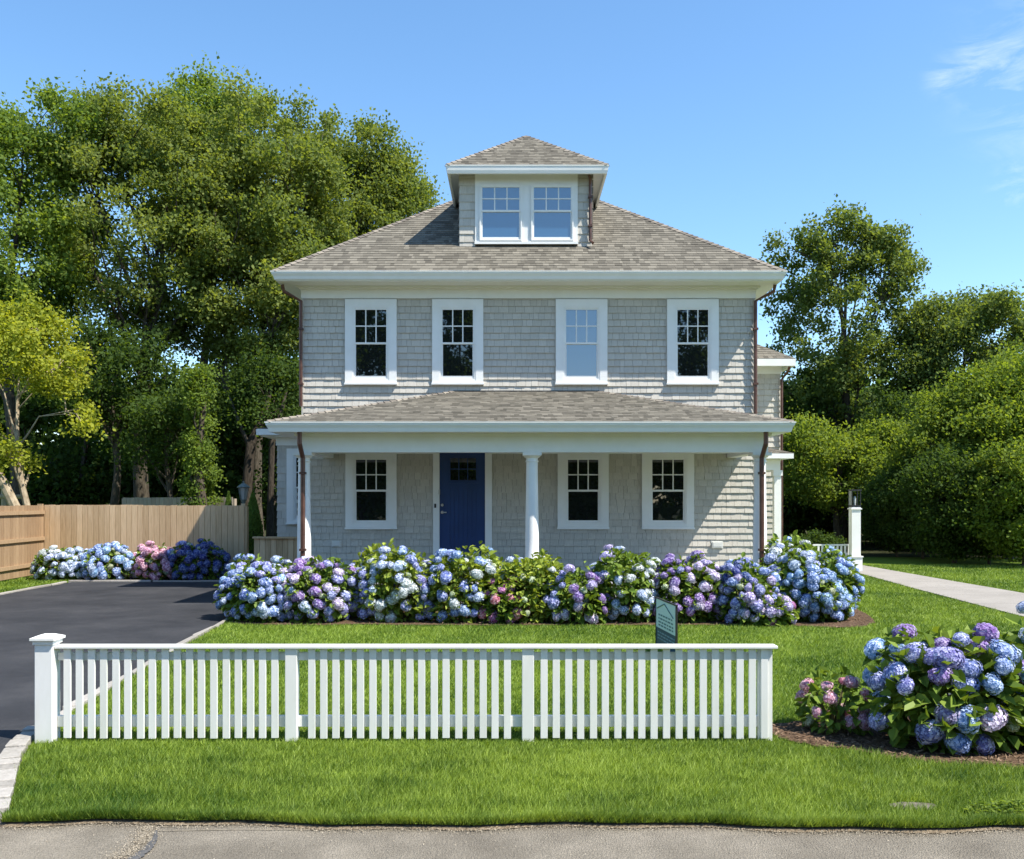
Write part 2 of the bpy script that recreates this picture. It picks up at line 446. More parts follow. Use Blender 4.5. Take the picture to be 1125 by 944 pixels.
ribbon('road_crack', [g(172, 908), g(260, 906.5), g(360, 907), g(470, 905.5)], [.008, .008, .006, .003], -0.026, M['sand'])

# thin line of bare soil where the turf meets the road
def soil():
    mb = MB(); r = random.Random(6); xs = np.linspace(-3.15, 12, 420); vs = []
    for x in xs:
        e_ = edge_y(x); vs += [(x, e_ - .012 - r.random() * .012, -.024), (x, e_ + .06, -.004)]
    mb.add(vs, [(2 * i, 2 * i + 2, 2 * i + 3, 2 * i + 1) for i in range(len(xs) - 1)])
    struct(mb.build('soil_edge', M['soil']))
M['soil'] = mat('dry_soil', (0.07, 0.05, 0.03), (0.24, 0.19, 0.13), 0.95, nscale=50, namp=1, bump=.6)
soil()

# mulch beds
def blob_poly(pts, sub=6, amp=0.04, seed=1):
    r = random.Random(seed); out = []
    n = len(pts)
    for i in range(n):
        p0, p1, p2, p3 = [Vector(pts[(i + k - 1) % n]) for k in range(4)]
        for j in range(sub):
            t = j / sub
            q = .5 * ((2 * p1) + (-p0 + p2) * t + (2 * p0 - 5 * p1 + 4 * p2 - p3) * t * t + (-p0 + 3 * p1 - 3 * p2 + p3) * t ** 3)
            out.append((q.x + r.uniform(-amp, amp), q.y + r.uniform(-amp, amp)))
    return out
bed_a = blob_poly([(-4.35, 14.5), (-2, 14.2), (0, 14.15), (2, 14.15), (4.0, 14.1), (4.9, 13.9), (5.6, 14.6), (5.9, 16.5), (5.2, 17.6), (0, 17.2), (-4.2, 17.2)], 8, 0.03, 2)
bed_b = blob_poly([(2.16, 7.9), (2.12, 7.45), (2.6, 7.05), (3.2, 6.72), (4.2, 6.65), (5.4, 6.9), (5.6, 8.2), (4.6, 8.5), (3.0, 8.2)], 8, 0.03, 3)
bed_c = [(-10.0, 21.66), (-4.46, 21.66), (-4.46, 23.4), (-10.0, 23.4)]
for bp_ in (bed_a, bed_b, bed_c): sheet('mulch_bed', bp_, 0.012 if bp_ is not bed_b else 0.014, M['mulch'])

def inside(xs, ys, poly):
    r = np.zeros(len(xs), bool); n = len(poly); j = n - 1
    for i in range(n):
        xi, yi = poly[i]; xj, yj = poly[j]
        c = ((yi > ys) != (yj > ys)) & (xs < (xj - xi) * (ys - yi) / ((yj - yi) or 1e-9) + xi)
        r ^= c; j = i
    return r

# ------------------------------------------------------------------ grass blades
def make_grass():
    rs = np.random.RandomState(7)
    N = 760000
    d = 5.4 * np.exp(rs.rand(N) * math.log(27 / 5.4))
    x = (rs.rand(N) * 2 - 1) * 0.60 * d
    # more blades along the frayed road edge
    ne = 26000
    xe = rs.uniform(-3.1, 3.6, ne); de = np.array([edge_y(a) for a in xe]) + np.abs(rs.normal(0, 0.05, ne)) - 0.015
    x = np.concatenate([x, xe]); d = np.concatenate([d, de])
    ok = inside(x, d, lawn_poly) | ((x < -10.2) & (x > -26) & (d > 6.2) & (d < 23))
    for p in (bed_a, bed_b, bed_c, wp, drive): ok &= ~inside(x, d, p)
    ok &= ~((x > -5.2) & (x < 6.3) & (d > 17.0))
    ok &= ~((((x - 2.47) / .15) ** 2 + ((d - 5.84) / .07) ** 2 < 1) & (rs.rand(len(x)) < .93))
    x = x[ok]; d = d[ok]; n = len(x)
    lump = 0.5 + 0.25 * np.sin(x * 3.1 + d * 1.7) * np.sin(d * 4.3 - x * 1.1) + 0.25 * np.sin(x * 9.7 + 2 * d) * np.sin(d * 8.1 + x * 3)
    near = np.clip((7.3 - d) / 0.4, 0, 1)
    h = (0.022 + 0.016 * rs.rand(n)) * (1 + .4 * lump) + near * (0.010 + 0.022 * rs.rand(n) * lump)
    w = (0.0022 + 0.0016 * rs.rand(n)) * np.maximum(1, d / 6.0) ** 0.9
    h *= np.maximum(1, d / 9) ** .25
    a = rs.rand(n) * 2 * math.pi
    lean = h * (0.3 + 0.8 * rs.rand(n))
    la = rs.rand(n) * 2 * math.pi
    base = np.stack([x, d, np.full(n, -0.003)], 1)
    side = np.stack([np.cos(a), np.sin(a), np.zeros(n)], 1) * w[:, None]
    tip = base + np.stack([np.cos(la) * lean + .25 * h, np.sin(la) * lean, h], 1)
    v = np.stack([base - side, base + side, tip], 1).reshape(-1, 3)
    big = np.sin(x * .9 + 1) * np.sin(d * 1.3) * .14 + np.sin(x * 2.6 + d) * np.sin(d * 3.1 - x) * .10 + np.sin(x * .35 + d * 2.1) * .08
    rnd = np.clip(0.47 + 1.15 * big + rs.normal(0, .26, n), 0, 1)
    rnd = np.clip(rnd + .07 * np.sign(np.sin((x - d * .35) * 5.2)) * (d > 7.6) + near * (.22 * np.sin(x * 5.3 + 2 * np.sin(d * 6)) * np.sin(d * 9 + 2 * np.sin(x * 3)) + .04), 0, 1)
    dry = (np.sin(x * 2.1 + 4) * np.sin(d * 5.3 + x * 1.7) > .55) & (rs.rand(n) < .35); rnd[dry] = np.clip(rnd[dry] + .45, 0, 1)
    o = npmesh('grass', v, 3, rnd, M['blade'])
    tag(o, 'short green mown grass blades covering the front lawn', 'grass', kind='stuff')
make_grass()

def make_chips():
    rs = np.random.RandomState(3)
    out = []
    for poly, n, sz in ((bed_b, 5200, .03), (bed_a, 5000, .035)):
        P = np.array(poly); lo = P.min(0); hi = P.max(0)
        x = rs.uniform(lo[0] - .05, hi[0] + .05, n); y = rs.uniform(lo[1] - .05, hi[1] + .05, n)
        ok = inside(x, y, poly); x = x[ok]; y = y[ok]; k = len(x)
        c = np.stack([x, y, rs.uniform(.016, .035, k)], 1)
        dd = rs.normal(0, 1, (k, 3)); dd[:, 2] *= .25
        nn = rs.normal(0, .35, (k, 3)) + np.array([0, 0, 1])
        out.append(diamonds(c, dd, nn, rs.uniform(.6, 2.2, k) * sz, rs.uniform(.25, .5, k) * sz))
    v = np.concatenate(out); 
    o = npmesh('mulch_chips', v, 4, rs.rand(len(v) // 4), M['chip'])
    tag(o, 'loose brown bark chips scattered over the planting beds', 'mulch', kind='stuff')
make_chips()

def make_grit():
    rs = np.random.RandomState(13)
    n = 9000; x = rs.uniform(-3.3, 4.2, n); y = np.array([edge_y(a) for a in x]) - .01 - np.abs(rs.normal(0, .028, n))
    m = 3200; t = rs.rand(m)
    cx = np.interp(t, [0, .25, .5, .75, 1], [-2.14, -2.14, -2.16, -2.10, -2.10]); cy = np.interp(t, [0, 1], [5.56, 4.95])
    P = np.array([g(162, 903), g(158, 916), g(146, 928), g(130, 938), g(112, 950)])
    cx = np.interp(t, np.linspace(0, 1, 5), P[:, 0]); cy = np.interp(t, np.linspace(0, 1, 5), P[:, 1])
    k = 1500; x3 = rs.uniform(-3.6, 3.6, k); y3 = rs.uniform(4.8, 5.6, k)
    x = np.concatenate([x, cx + rs.normal(0, .045, m), x3]); y = np.concatenate([y, cy + rs.normal(0, .04, m), y3]); n = len(x)
    ok = y < np.array([edge_y(a) for a in x]) + .01; x = x[ok]; y = y[ok]; n = len(x)
    c = np.stack([x, y, rs.uniform(-.026, -.018, n)], 1); sz = rs.uniform(.002, .007, n)
    v = diamonds(c, rs.normal(0, 1, (n, 3)) * np.array([1, 1, .2]), nrmz(rs.normal(0, .4, (n, 3)) + np.array([0, 0, 1])), sz * 1.5, sz)
    tag(npmesh('road_grit', v, 4, rs.rand(n), M['grit']), 'sandy grit and tiny stones lying along the road edge', 'grit', kind='stuff')
M['grit'] = mat('sandy_grit', (0.12, 0.095, 0.06), (0.46, 0.40, 0.31), 0.95, attr=1.0)
make_grit()

# ------------------------------------------------------------------ shingles
def shingle(mb, poly, expo, wmin, wmax, thick, seed, skip=(), gap=0.004, jit=0.0, tone=None):
    rr = random.Random(seed)
    P = [Vector(p) for p in poly]
    u = (P[1] - P[0]).normalized()
    n = (P[1] - P[0]).cross(P[2] - P[0]).normalized()
    v = n.cross(u)
    q = [((p - P[0]).dot(u), (p - P[0]).dot(v)) for p in P]
    vmax = max(b for _, b in q)
    def span(vv):
        vv = min(max(vv, 1e-4), vmax - 1e-4); xs = []
        for (a0, b0), (a1, b1) in zip(q, q[1:] + q[:1]):
            if (b0 - vv) * (b1 - vv) < 0: xs.append(a0 + (a1 - a0) * (vv - b0) / (b1 - b0))
        return (min(xs), max(xs)) if len(xs) >= 2 else (0, 0)
    rows = int(math.ceil(vmax / expo))
    for k in range(rows):
        v0 = k * expo; v1 = min(v0 + expo * 1.08, vmax)
        L0, R0 = span(v0); L1, R1 = span(v1)
        a = L0 - rr.random() * wmax
        end = max(R0, R1)
        while a < end:
            w = rr.uniform(wmin, wmax); b = a + w - gap
            r = rr.random() if tone is None else tone(rr)
            a0, b0, a1, b1 = max(a, L0), min(b, R0), max(a, L1), min(b, R1)
            a += w
            if b0 - a0 < .004: continue
            if b1 < a1: a1 = b1 = min(max((a0 + b0) / 2, L1), R1)
            if any(a0 > s[0] and b0 < s[1] and v0 > s[2] and v1 < s[3] for s in skip): continue
            dj = rr.uniform(-jit, jit)
            t = thick * rr.uniform(.8, 1.2)
            def pt(x, y, h): return P[0] + u * x + v * y + n * h
            B = [pt(a0, v0 + dj, 0.0), pt(b0, v0 + dj, 0.0), pt(b1, v1, 0.0), pt(a1, v1, 0.0)]
            T = [pt(a0, v0 + dj, t), pt(b0, v0 + dj, t), pt(b1, v1, thick * .12), pt(a1, v1, thick * .12)]
            mb.add(B + T, [(4, 5, 6, 7), (0, 1, 5, 4), (1, 2, 6, 5), (3, 0, 4, 7)], r)

def slab(mb, poly, t=0.04):
    P = [Vector(p) for p in poly]
    n = (P[1] - P[0]).cross(P[2] - P[0]).normalized()
    k = len(P)
    mb.add([p - n * .002 for p in P] + [p - n * t for p in P],
           [tuple(range(k)), tuple(range(k, 2 * k))[::-1]] + [(i, k + i, k + (i + 1) % k, (i + 1) % k) for i in range(k)], .3)

def roof_tone(rr):
    a = rr.random()
    return .12 + .72 * (rr.choice([.1, .3, .45, .6, .75, .95]) * .75 + a * .25)

def hipcap(mb, a, b, w=0.09, step=0.14):
    a = Vector(a); b = Vector(b); L = (b - a).length; n = int(L / step)
    t = (b - a).normalized(); s = Vector((t.y, -t.x, 0)).normalized()
    upn = s.cross(t)
    if upn.z < 0: upn = -upn
    rr = random.Random(5)
    for i in range(n):
        p = a.lerp(b, i / n); q = a.lerp(b, (i + 1.1) / n)
        drop = -.035
        lo = [p + s * w + upn * (drop + .02), p + upn * .03, p - s * w + upn * (drop + .02)]
        hi = [q + s * w + upn * drop, q + upn * .014, q - s * w + upn * drop]
        mb.add(lo + hi, [(0, 1, 4, 3), (1, 2, 5, 4), (0, 2, 1), (0, 3, 5, 2)], rr.random())

# ------------------------------------------------------------------ house
house = empty('house', (0.33, 19.05, 0), 'grey shingled two-storey house with hipped roof, dormer and full-width front porch', 'house')
WL, WR, WY, WB = -4.205, 4.865, 19.05, 28.1
HX = 0.33
EZ = 6.34            # main eave height
def part(mb, name, m, par=None, **k): return mb.build(name, m, par or house, **k)

# windows: pixel boxes of casing on the photo -> metres on the wall
W2 = [(379.5, 436), (475, 531), (610.5, 667), (732.5, 789)]
W1 = [(380, 436), (612.5, 668.5), (705, 762)]
def rect(a, b, t, bt, d): return (px(a, d), px(b, d), pz(bt, d), pz(t, d))
win_rects = [rect(a, b, 329.5, 423, WY) for a, b in W2] + [rect(a, b, 494, 581.5, WY) for a, b in W1]
door_rect = (px(476, WY), px(540.5, WY), 0.3, 2.98)

mb = MB(); mb.box(WL + .015, WR - .015, WY + .015, WB - .015, 0.5, 6.2); part(mb, 'wall_core', M['wallcore'])
mb = MB(); mb.box(WL + .03, WR - .03, WY + .03, WB - .03, -0.05, 0.50); part(mb, 'foundation', M['walk'])
mb = MB()
def skips(x0, z0, rects): return [(a - x0 + .02, b - x0 - .02, c - z0 + .02, d - z0 - .02) for a, b, c, d in rects]
shingle(mb, [(WL, WY, .41), (WR, WY, .41), (WR, WY, 6.0), (WL, WY, 6.0)], .134, .08, .20, .027, 11, skips(WL, .41, win_rects + [door_rect]), jit=.002)
part(mb, 'front_shingle_wall', M['cedar'])
mb = MB()
shingle(mb, [(WR, WY, .55), (WR, WB, .55), (WR, WB, 6.0), (WR, WY, 6.0)], .134, .08, .20, .027, 12)
part(mb, 'side_shingle_wall', M['cedar'])
mb = MB()
shingle(mb, [(WL, WB, .55), (WL, WY, .55), (WL, WY, 6.0), (WL, WB, 6.0)], .134, .08, .20, .027, 13)
part(mb, 'side_shingle_wall', M['cedar'])
# dark reveal corner trims (copper flashing line at the corners)
mb = MB(); mb.box(WR - .012, WR + .026, WY - .026, WY + .012, .55, 6.0); mb.box(WL - .026, WL + .012, WY - .026, WY + .012, .55, 6.0)
part(mb, 'corner_trim', M['cedar'])

# frieze, soffit, gutter of the main roof
OV = 0.5
ex0, ex1, ey0, ey1 = HX - 5.0, HX + 5.0, 18.47, 28.68
mb = MB()
mb.box(WL - .035, WR + .035, WY - .035, WY + .01, 5.93, 6.16)
mb.box(WL - .035, WL + .01, WY + .01, WB, 5.93, 6.16); mb.box(WR - .01, WR + .035, WY + .01, WB, 5.93, 6.16)
part(mb, 'frieze_board', M['white'])
mb = MB()
# bed mould stepping out under the soffit
for i, (o, za, zb) in enumerate(((.07, 6.10, 6.13), (.11, 6.13, 6.16))):
    mb.box(WL - o, WR + o, WY - o, WY - .036, za + .001 * i, zb)
    mb.box(WR + .036, WR + o, WY - .035, WB, za + .001 * i, zb); mb.box(WL - o, WL - .036, WY - .035, WB, za + .001 * i, zb)
part(mb, 'bed_moulding', M['white'])
mb = MB(); mb.box(ex0 + .06, ex1 - .06, ey0 + .06, ey1 - .06, 6.162, 6.19); part(mb, 'soffit', M['white'])
def gutter(x0, x1, y0, y1, zt, h=.15, par=None, back=True, name='gutter', proj=.11):
    """k-style gutter round three sides of an eave"""
    prof = [(.0, -h), (.045, -h), (.062, -h * .62), (proj * .86, -h * .30), (proj * .90, -h * .1), (proj, -h * .1), (proj, 0), (.0, 0)]
    mb = MB()
    c = [(x0, y1, 0), (x0, y0, 0), (x1, y0, 0), (x1, y1, 0)]
    offs = []
    for i, (cx, cy, _) in enumerate(c):
        sx = -1 if i < 2 else 1
        sy = 0 if i in (0, 3) else -1
        offs.append((cx, cy, sx, sy))
    k = len(prof); vs = []
    for (cx, cy, sx, sy) in offs:
        for (o, z) in prof: vs.append((cx + sx * o, cy + sy * o, zt + z))
    fs = []
    for i in range(3):
        for j in range(k):
            fs.append((i * k + j, (i + 1) * k + j, (i + 1) * k + (j + 1) % k, i * k + (j + 1) % k))
    fs.append(tuple(range(k))); fs.append(tuple(range(3 * k, 4 * k))[::-1])
    mb.add(vs, fs)
    return part(mb, name, M['white'], par)
gutter(ex0 + .07, ex1 - .07, ey0 + .07, ey1, EZ + .0, .155)

ap = (HX, 23.47, EZ + 0.727 * 5.0); ap2 = (HX, 23.68, EZ + 0.727 * 5.0)
ez = EZ + .004
roof = MB()
for pl in ([(ex0, ey0, ez), (ex1, ey0, ez), ap], [(ex1, ey0, ez), (ex1, ey1, ez), ap2, ap], [(ex0, ey1, ez), (ex0, ey0, ez), ap, ap2], [(ex1, ey1, ez), (ex0, ey1, ez), ap2]):
    slab(roof, pl, .05)
shingle(roof, [(ex0, ey0, ez), (ex1, ey0, ez), ap], .125, .055, .20, .011, 21, tone=roof_tone, gap=.002)
shingle(roof, [(ex1, ey0, ez), (ex1, ey1, ez), ap2, ap], .125, .055, .20, .011, 22, tone=roof_tone, gap=.002)
shingle(roof, [(ex0, ey1, ez), (ex0, ey0, ez), ap, ap2], .125, .055, .20, .011, 23, tone=roof_tone, gap=.002)
main_roof = part(roof, 'main_roof', M['roof'])
for q_ in ((ex0, ey0, ez), (ex1, ey0, ez)):
    mb = MB(); hipcap(mb, q_, ap); mb.build('hip_ridge', M['ridge'], main_roof)

# windows ----------------------------------------------------------
def sash(mb, x0, x1, z0, z1, y, fw, bot, mv=0, mh=0, top=None):
    yb = y + .028
    top = top or fw
    mb.box(x0, x0 + fw, y, yb, z0, z1); mb.box(x1 - fw, x1, y, yb, z0, z1)
    mb.box(x0 + fw, x1 - fw, y, yb, z0, z0 + bot); mb.box(x0 + fw, x1 - fw, y, yb, z1 - top, z1)
    gx0, gx1, gz0, gz1 = x0 + fw, x1 - fw, z0 + bot, z1 - top
    for i in range(mv):
        c = gx0 + (gx1 - gx0) * (i + 1) / (mv + 1); mb.box(c - .011, c + .011, y + .006, yb - .004, gz0, gz1)
    for i in range(mh):
        c = gz0 + (gz1 - gz0) * (i + 1) / (mh + 1); mb.box(gx0, gx1, y + .007, yb - .005, c - .011, c + .011)
    return gx0, gx1, gz0, gz1
prng = random.Random(9)
def pane(par, g, y, m, tilt=None):
    x0, x1, z0, z1 = g
    a = prng.uniform(-.003, .003) if tilt is None else tilt[0]; b = prng.uniform(-.003, .003) if tilt is None else tilt[1]
    w = x1 - x0; h = z1 - z0
    mb = MB()
    mb.hexa([(x0 - .004, y, z0 - .004), (x1 + .004, y + a * w, z0 - .004), (x1 + .004, y + .012 + a * w, z0 - .004), (x0 - .004, y + .012, z0 - .004)],
            [(x0 - .004, y + b * h, z1 + .004), (x1 + .004, y + (a * w + b * h), z1 + .004), (x1 + .004, y + .012 + a * w + b * h, z1 + .004), (x0 - .004, y + .012 + b * h, z1 + .004)])
    return mb.build('pane', m, par)
def window(rc, y, cas=.145, gm=None, sill=True, par=None, casing=True, tilt=None):
    x0, x1, z0, z1 = rc
    gm = gm or M['glass']
    mb = MB(); yf = y - .048
    if casing:
        mb.box(x0, x0 + cas, yf, y + .01, z0 + .035, z1); mb.box(x1 - cas, x1, yf, y + .01, z0 + .035, z1)
        mb.box(x0 + cas, x1 - cas, yf + .002, y + .01, z1 - cas, z1)
        mb.box(x0 + cas, x1 - cas, yf + .002, y + .01, z0 + .035, z0 + .09)
        ix0, ix1, iz0, iz1 = x0 + cas, x1 - cas, z0 + .09, z1 - cas
    else: ix0, ix1, iz0, iz1 = rc
    w = mb.build('window', M['white'], par or house) if casing else None
    # jamb + sashes
    fr = MB()
    j = .028
    fr.box(ix0, ix0 + j, y - .040, y + .012, iz0, iz1); fr.box(ix1 - j, ix1, y - .040, y + .012, iz0, iz1)
    fr.box(ix0 + j, ix1 - j, y - .040, y + .012, iz1 - j, iz1); fr.box(ix0 + j, ix1 - j, y - .040, y + .012, iz0, iz0 + j)
    if w is None: w = fr.build('window', M['white'], par or house)
    else: fr.build('frame', M['white'], w)
    return w, (ix0 + j, ix1 - j, iz0 + j, iz1 - j)
def dressed_window(rc, y, cas=.145, gm=None, par=None, casing=True, split=.5, sill=True, tilt=None):
    w, (a, b, c, d) = window(rc, y, cas, gm, sill, par, casing)
    gm = gm or M['glass']
    mid = c + (d - c) * split
    up = MB(); g1 = sash(up, a, b, mid - .012, d, y - .030, .03, .035, 2, 1)
    up.build('upper_sash', M['white'], w)
    lo = MB(); g2 = sash(lo, a, b, c, mid + .018, y - .018, .038, .06, 0, 0, .035)
    lo.build('lower_sash', M['white'], w)
    pane(w, g1, y - .010, gm, tilt); pane(w, g2, y - .002, gm, tilt)
    if sill and casing:
        s = MB(); s.box(rc[0] - .012, rc[1] + .012, y - .075, y + .01, rc[2], rc[2] + .034)
        s.build('sill', M['white'], w)
    return w
for i, rc in enumerate(win_rects):
    dressed_window(rc, WY - .012, cas=.15, tilt=(0.0, 0.0), gm=M['glass_sky_tint'] if i == 2 else None)

# door -------------------------------------------------------------
dx0, dx1 = px(483, WY), px(533, WY)
dz0, dz1 = 0.42, 2.86
mb = MB()
mb.box(door_rect[0], dx0, WY - .055, WY + .01, .42, dz1 + .11); mb.box(dx1, door_rect[1], WY - .055, WY + .01, .42, dz1 + .11)
mb.box(dx0, dx1, WY - .053, WY + .01, dz1, dz1 + .11)
part(mb, 'door_casing', M['white'])
mb = MB()
y = WY - .018
mb.box(dx0 + .003, dx1 - .003, y, y + .03, dz0, dz1 - .003)
gx0, gx1 = px(494.5, WY), px(523.5, WY); gz0, gz1 = pz(528, WY), pz(503, WY)
f = y - .014
mb.box(dx0 + .003, gx0, f, y, dz0, dz1 - .003); mb.box(gx1, dx1 - .003, f, y, dz0, dz1 - .003)
mb.box(gx0, gx1, f, y, gz1, dz1 - .003); mb.box(gx0, gx1, f, y, gz0 - .14, gz0)
mb.box(gx0, gx1, f, y, dz0, dz0 + .2)
mb.box(gx0 - .03, gx1 + .03, f - .03, f, gz0 - .06, gz0 - .02)
nb = 6
for i in range(nb):
    a = gx0 + (gx1 - gx0) * i / nb; mb.box(a + .004, a + (gx1 - gx0) / nb - .004, f + .005, y, dz0 + .2, gz0 - .14)
door = part(mb, 'door', M['door'])
mb = MB()
for i in range(3):
    a = gx0 + (gx1 - gx0) * i / 3; b = gx0 + (gx1 - gx0) * (i + 1) / 3
    for k in range(2):
        c = gz0 + (gz1 - gz0) * k / 2
        mb.box(a + .01, b - .01, y - .004, y - .001, c + .01, c + (gz1 - gz0) / 2 - .01)
mb.build('door_light', M['glass'], door)
mb = MB(); hz = pz(563, WY); hx = px(486, WY)
mb.tube([(hx, f, hz), (hx, f - .05, hz), (hx + .03, f - .055, hz), (hx + .09, f - .055, hz)], .013, 8); mb.tube([(hx, f + .001, hz), (hx, f - .012, hz)], .03, 14)
mb.build('door_handle', M['metal'], door, smooth=True)
mb = MB(); mb.tube([(hx, f + .001, pz(555, WY)), (hx, f - .02, pz(555, WY))], .028, 14); mb.build('deadbolt', M['metal'], door, smooth=True)
mb = MB(); mb.box(dx0 - .018, dx0 + .012, WY - .062, WY - .054, pz(543.5, WY), pz(538, WY)); mb.build('hinge', M['metal'], door)
mb = MB(); mb.box(px(477.4, WY), px(479.4, WY), WY - .075, WY - .055, pz(558, WY), pz(553.5, WY)); part(mb, 'doorbell', M['dark_metal'])
mb = MB(); mb.box(dx0 - .02, dx1 + .02, WY - .09, WY - .02, .405, .43); part(mb, 'threshold', M['metal'])

# outlets on the porch wall
for (a, b, t, bb) in ((365.5, 374.5, 595, 600), (782, 793, 595.5, 601.5)):
    mb = MB(); x0, x1, z0, z1 = rect(a, b, t, bb, WY)
    mb.box(x0, x1, WY - .075, WY - .015, z0, z1); mb.box(x0 - .02, x1 + .02, WY - .028, WY - .012, z0 - .02, z1 + .02)
    mb.box(x0 + .02, x1 - .02, WY - .079, WY - .075, z0 + .02, z1 - .02)
    part(mb, 'outlet_cover', M['plastic'])

# porch --------------------------------------------------------------
PY0 = 16.3; PX0, PX1 = px(293.5, PY0), px(871.5, PY0)
PZ = pz(463.5, PY0)
mb = MB(); mb.box(-3.85, 4.55, 16.62, WY - .03, .30, .40); mb.box(-3.82, 4.52, 16.66, WY - .03, -.02, .30); part(mb, 'porch_deck', M['porchfloor'])
# beam on three sides
BX0, BX1 = px(327, 16.72), px(844, 16.72)
bz0, bz1 = pz(497, 16.72), 3.09
mb = MB(); mb.box(BX0, BX1, 16.72, 16.92, bz0, bz1); mb.box(BX0, BX0 + .2, 16.92, WY - .02, bz0, bz1); mb.box(BX1 - .2, BX1, 16.92, WY - .02, bz0, bz1)
part(mb, 'porch_beam', M['white'])
mb = MB(); mb.box(BX0 + .2, BX1 - .2, 16.92, WY - .02, bz1 - .17, bz1 - .14); part(mb, 'porch_ceiling', M['white'])
mb = MB(); mb.box(BX0 + .2, door_rect[0], WY - .045, WY - .015, 2.80, bz1 - .17)
mb.box(door_rect[1], BX1 - .2, WY - .045, WY - .015, 2.80, bz1 - .17); part(mb, 'porch_frieze', M['white'])
mb = MB(); mb.box(PX0 + .05, PX1 - .05, PY0 + .05, 16.719, 3.055, 3.085)
mb.box(PX0 + .05, BX0 - .001, 16.719, WY, 3.055, 3.085); mb.box(BX1 + .001, PX1 - .05, 16.719, WY, 3.055, 3.085)
mb.box(BX0 - .05, BX1 + .05, 16.665, 16.718, 3.005, 3.053)
part(mb, 'porch_soffit', M['white'])
gutter(PX0 + .07, PX1 - .07, PY0 + .07, WY + .3, PZ, .17)
# porch roof: hip, explicit corners
pe = PZ + .004
tl = (px(499, WY), WY - .02, pz(430.5, WY)); tr = (px(657, WY), WY - .02, pz(430.5, WY))
c0 = (PX0, PY0, pe); c1 = (PX1, PY0, pe)
r0 = (PX0, WY + .5, pe); r1 = (PX1, WY + .5, pe)
mb = MB()
slab(mb, [c0, c1, tr, tl], .05)
shingle(mb, [c0, c1, tr, tl], .125, .055, .20, .010, 31, tone=roof_tone, gap=.002)
# side slopes (hips), each a plane from the side eave up to the hip line
for s, (a, b, e) in enumerate((((PX0, PY0, pe), tl, (PX0, WY - .02, pe)), ((PX1, PY0, pe), tr, (PX1, WY - .02, pe)))):
    pl = [e, a, b] if s == 0 else [a, e, b]
    slab(mb, pl, .05)
    shingle(mb, pl, .125, .055, .20, .010, 32 + s, tone=roof_tone, gap=.002)
proof = part(mb, 'porch_roof', M['roof'])
for q_, r_ in ((c0, tl), (c1, tr)):
    mb = MB(); hipcap(mb, q_, r_, .08); mb.build('hip_ridge', M['ridge'], proof)
mb = MB(); mb.box(tl[0] - .02, tr[0] + .02, WY - .045, WY - .022, tl[2] - .05, tl[2] + .02); part(mb, 'roof_flashing', M['dark_metal'])

# columns
def column(x, y):
    mb = MB(); r0 = .122; z0 = .42
    prof = [(r0 + .05, z0), (r0 + .05, z0 + .07), (r0 + .03, z0 + .085), (r0 + .035, z0 + .11), (r0 + .01, z0 + .13), (r0, z0 + .15), (r0, z0 + .8), (r0 - .012, z0 + 1.5), (r0 - .02, bz0 - .17),
            (r0 - .005, bz0 - .165), (r0 - .005, bz0 - .145), (r0 - .018, bz0 - .14), (r0 - .018, bz0 - .10), (r0 + .01, bz0 - .085), (r0 + .03, bz0 - .055)]
    mb.lathe(x, y, prof, 28)
    q = r0 + .045
    mb.box(x - q, x + q, y - q, y + q, bz0 - .055, bz0 - .002)
    mb.box(x - q - .02, x + q + .02, y - q - .02, y + q + .02, .40, .422)
    return part(mb, 'porch_column', M['white'], smooth=True)
for cx in (px(334, 16.85), px(584.5, 16.85), px(835, 16.85)): column(cx, 16.86)

# downspouts
def spout(pts, r=.036, par=None, straps=()):
    mb = MB(); mb.tube(pts, r, 4 if r > .05 else 8)
    o = part(mb, 'downspout', M['copper'], par)
    for (x, y, z) in straps:
        m2 = MB(); m2.box(x - r - .012, x + r + .012, y - r - .01, y + r + .02, z - .02, z + .02); m2.build('strap', M['copper'], o)
sx = px(331, 19.0)
spout([(ex0 + .12, 18.75, 6.14), (ex0 + .14, 18.8, 6.02), (sx, 18.96, 5.86), (sx, 18.96, 3.75)], straps=[(sx, 18.96, 5.3), (sx, 18.96, 4.2)])
sx = px(829.5, 19.0)
spout([(ex1 - .12, 18.75, 6.14), (ex1 - .13, 18.8, 6.02), (sx, 18.96, 5.86), (sx, 18.96, 3.6)], straps=[(sx, 18.96, 5.3), (sx, 18.96, 4.2)])
for a, b in ((329.5, 331.5), (841, 837.0)):
    xa = px(a, 16.45); xb = px(b, 16.55) + (.0)
    yb = 16.66
    spout([(xa, 16.42, 3.06), (xa, 16.42, 2.86), (px(b, 16.62) + (0.01), yb, 2.62), (px(b, 16.62) + .01, yb, .62), (px(b, 16.62) + .01, yb - .10, .5)], .042, straps=[(px(b, 16.62) + .01, yb, 2.35), (px(b, 16.62) + .01, yb, 1.0)])

# dormer ---------------------------------------------------------------
DY = 19.5; DL, DR = px(505, DY), px(650, DY); DZ0 = 7.0; DZT = 8.62
dormer_core = MB(); dormer_core.box(DL + .02, DR - .02, DY + .02, 23.0, 6.9, 8.6)
dormer = part(dormer_core, 'dormer', M['wallcore'])
DE0, DE1, DEY = px(490.5, 19.15), px(668, 19.15), 19.15
DEZ = pz(181.5, 19.15)
dl_a, dl_b = px(522, DY), px(634.5, DY)
mb = MB()
shingle(mb, [(DL, DY, 7.02), (dl_a, DY, 7.02), (dl_a, DY, 8.6), (DL, DY, 8.6)], .165, .14, .36, .02, 41, gap=.003)
shingle(mb, [(DL, 22.9, 7.02), (DL, DY, 7.02), (DL, DY, 8.6), (DL, 22.9, 8.6)], .165, .12, .25, .02, 44)
mb.build('dormer_shingles', M['cedar'], dormer)
mb = MB()
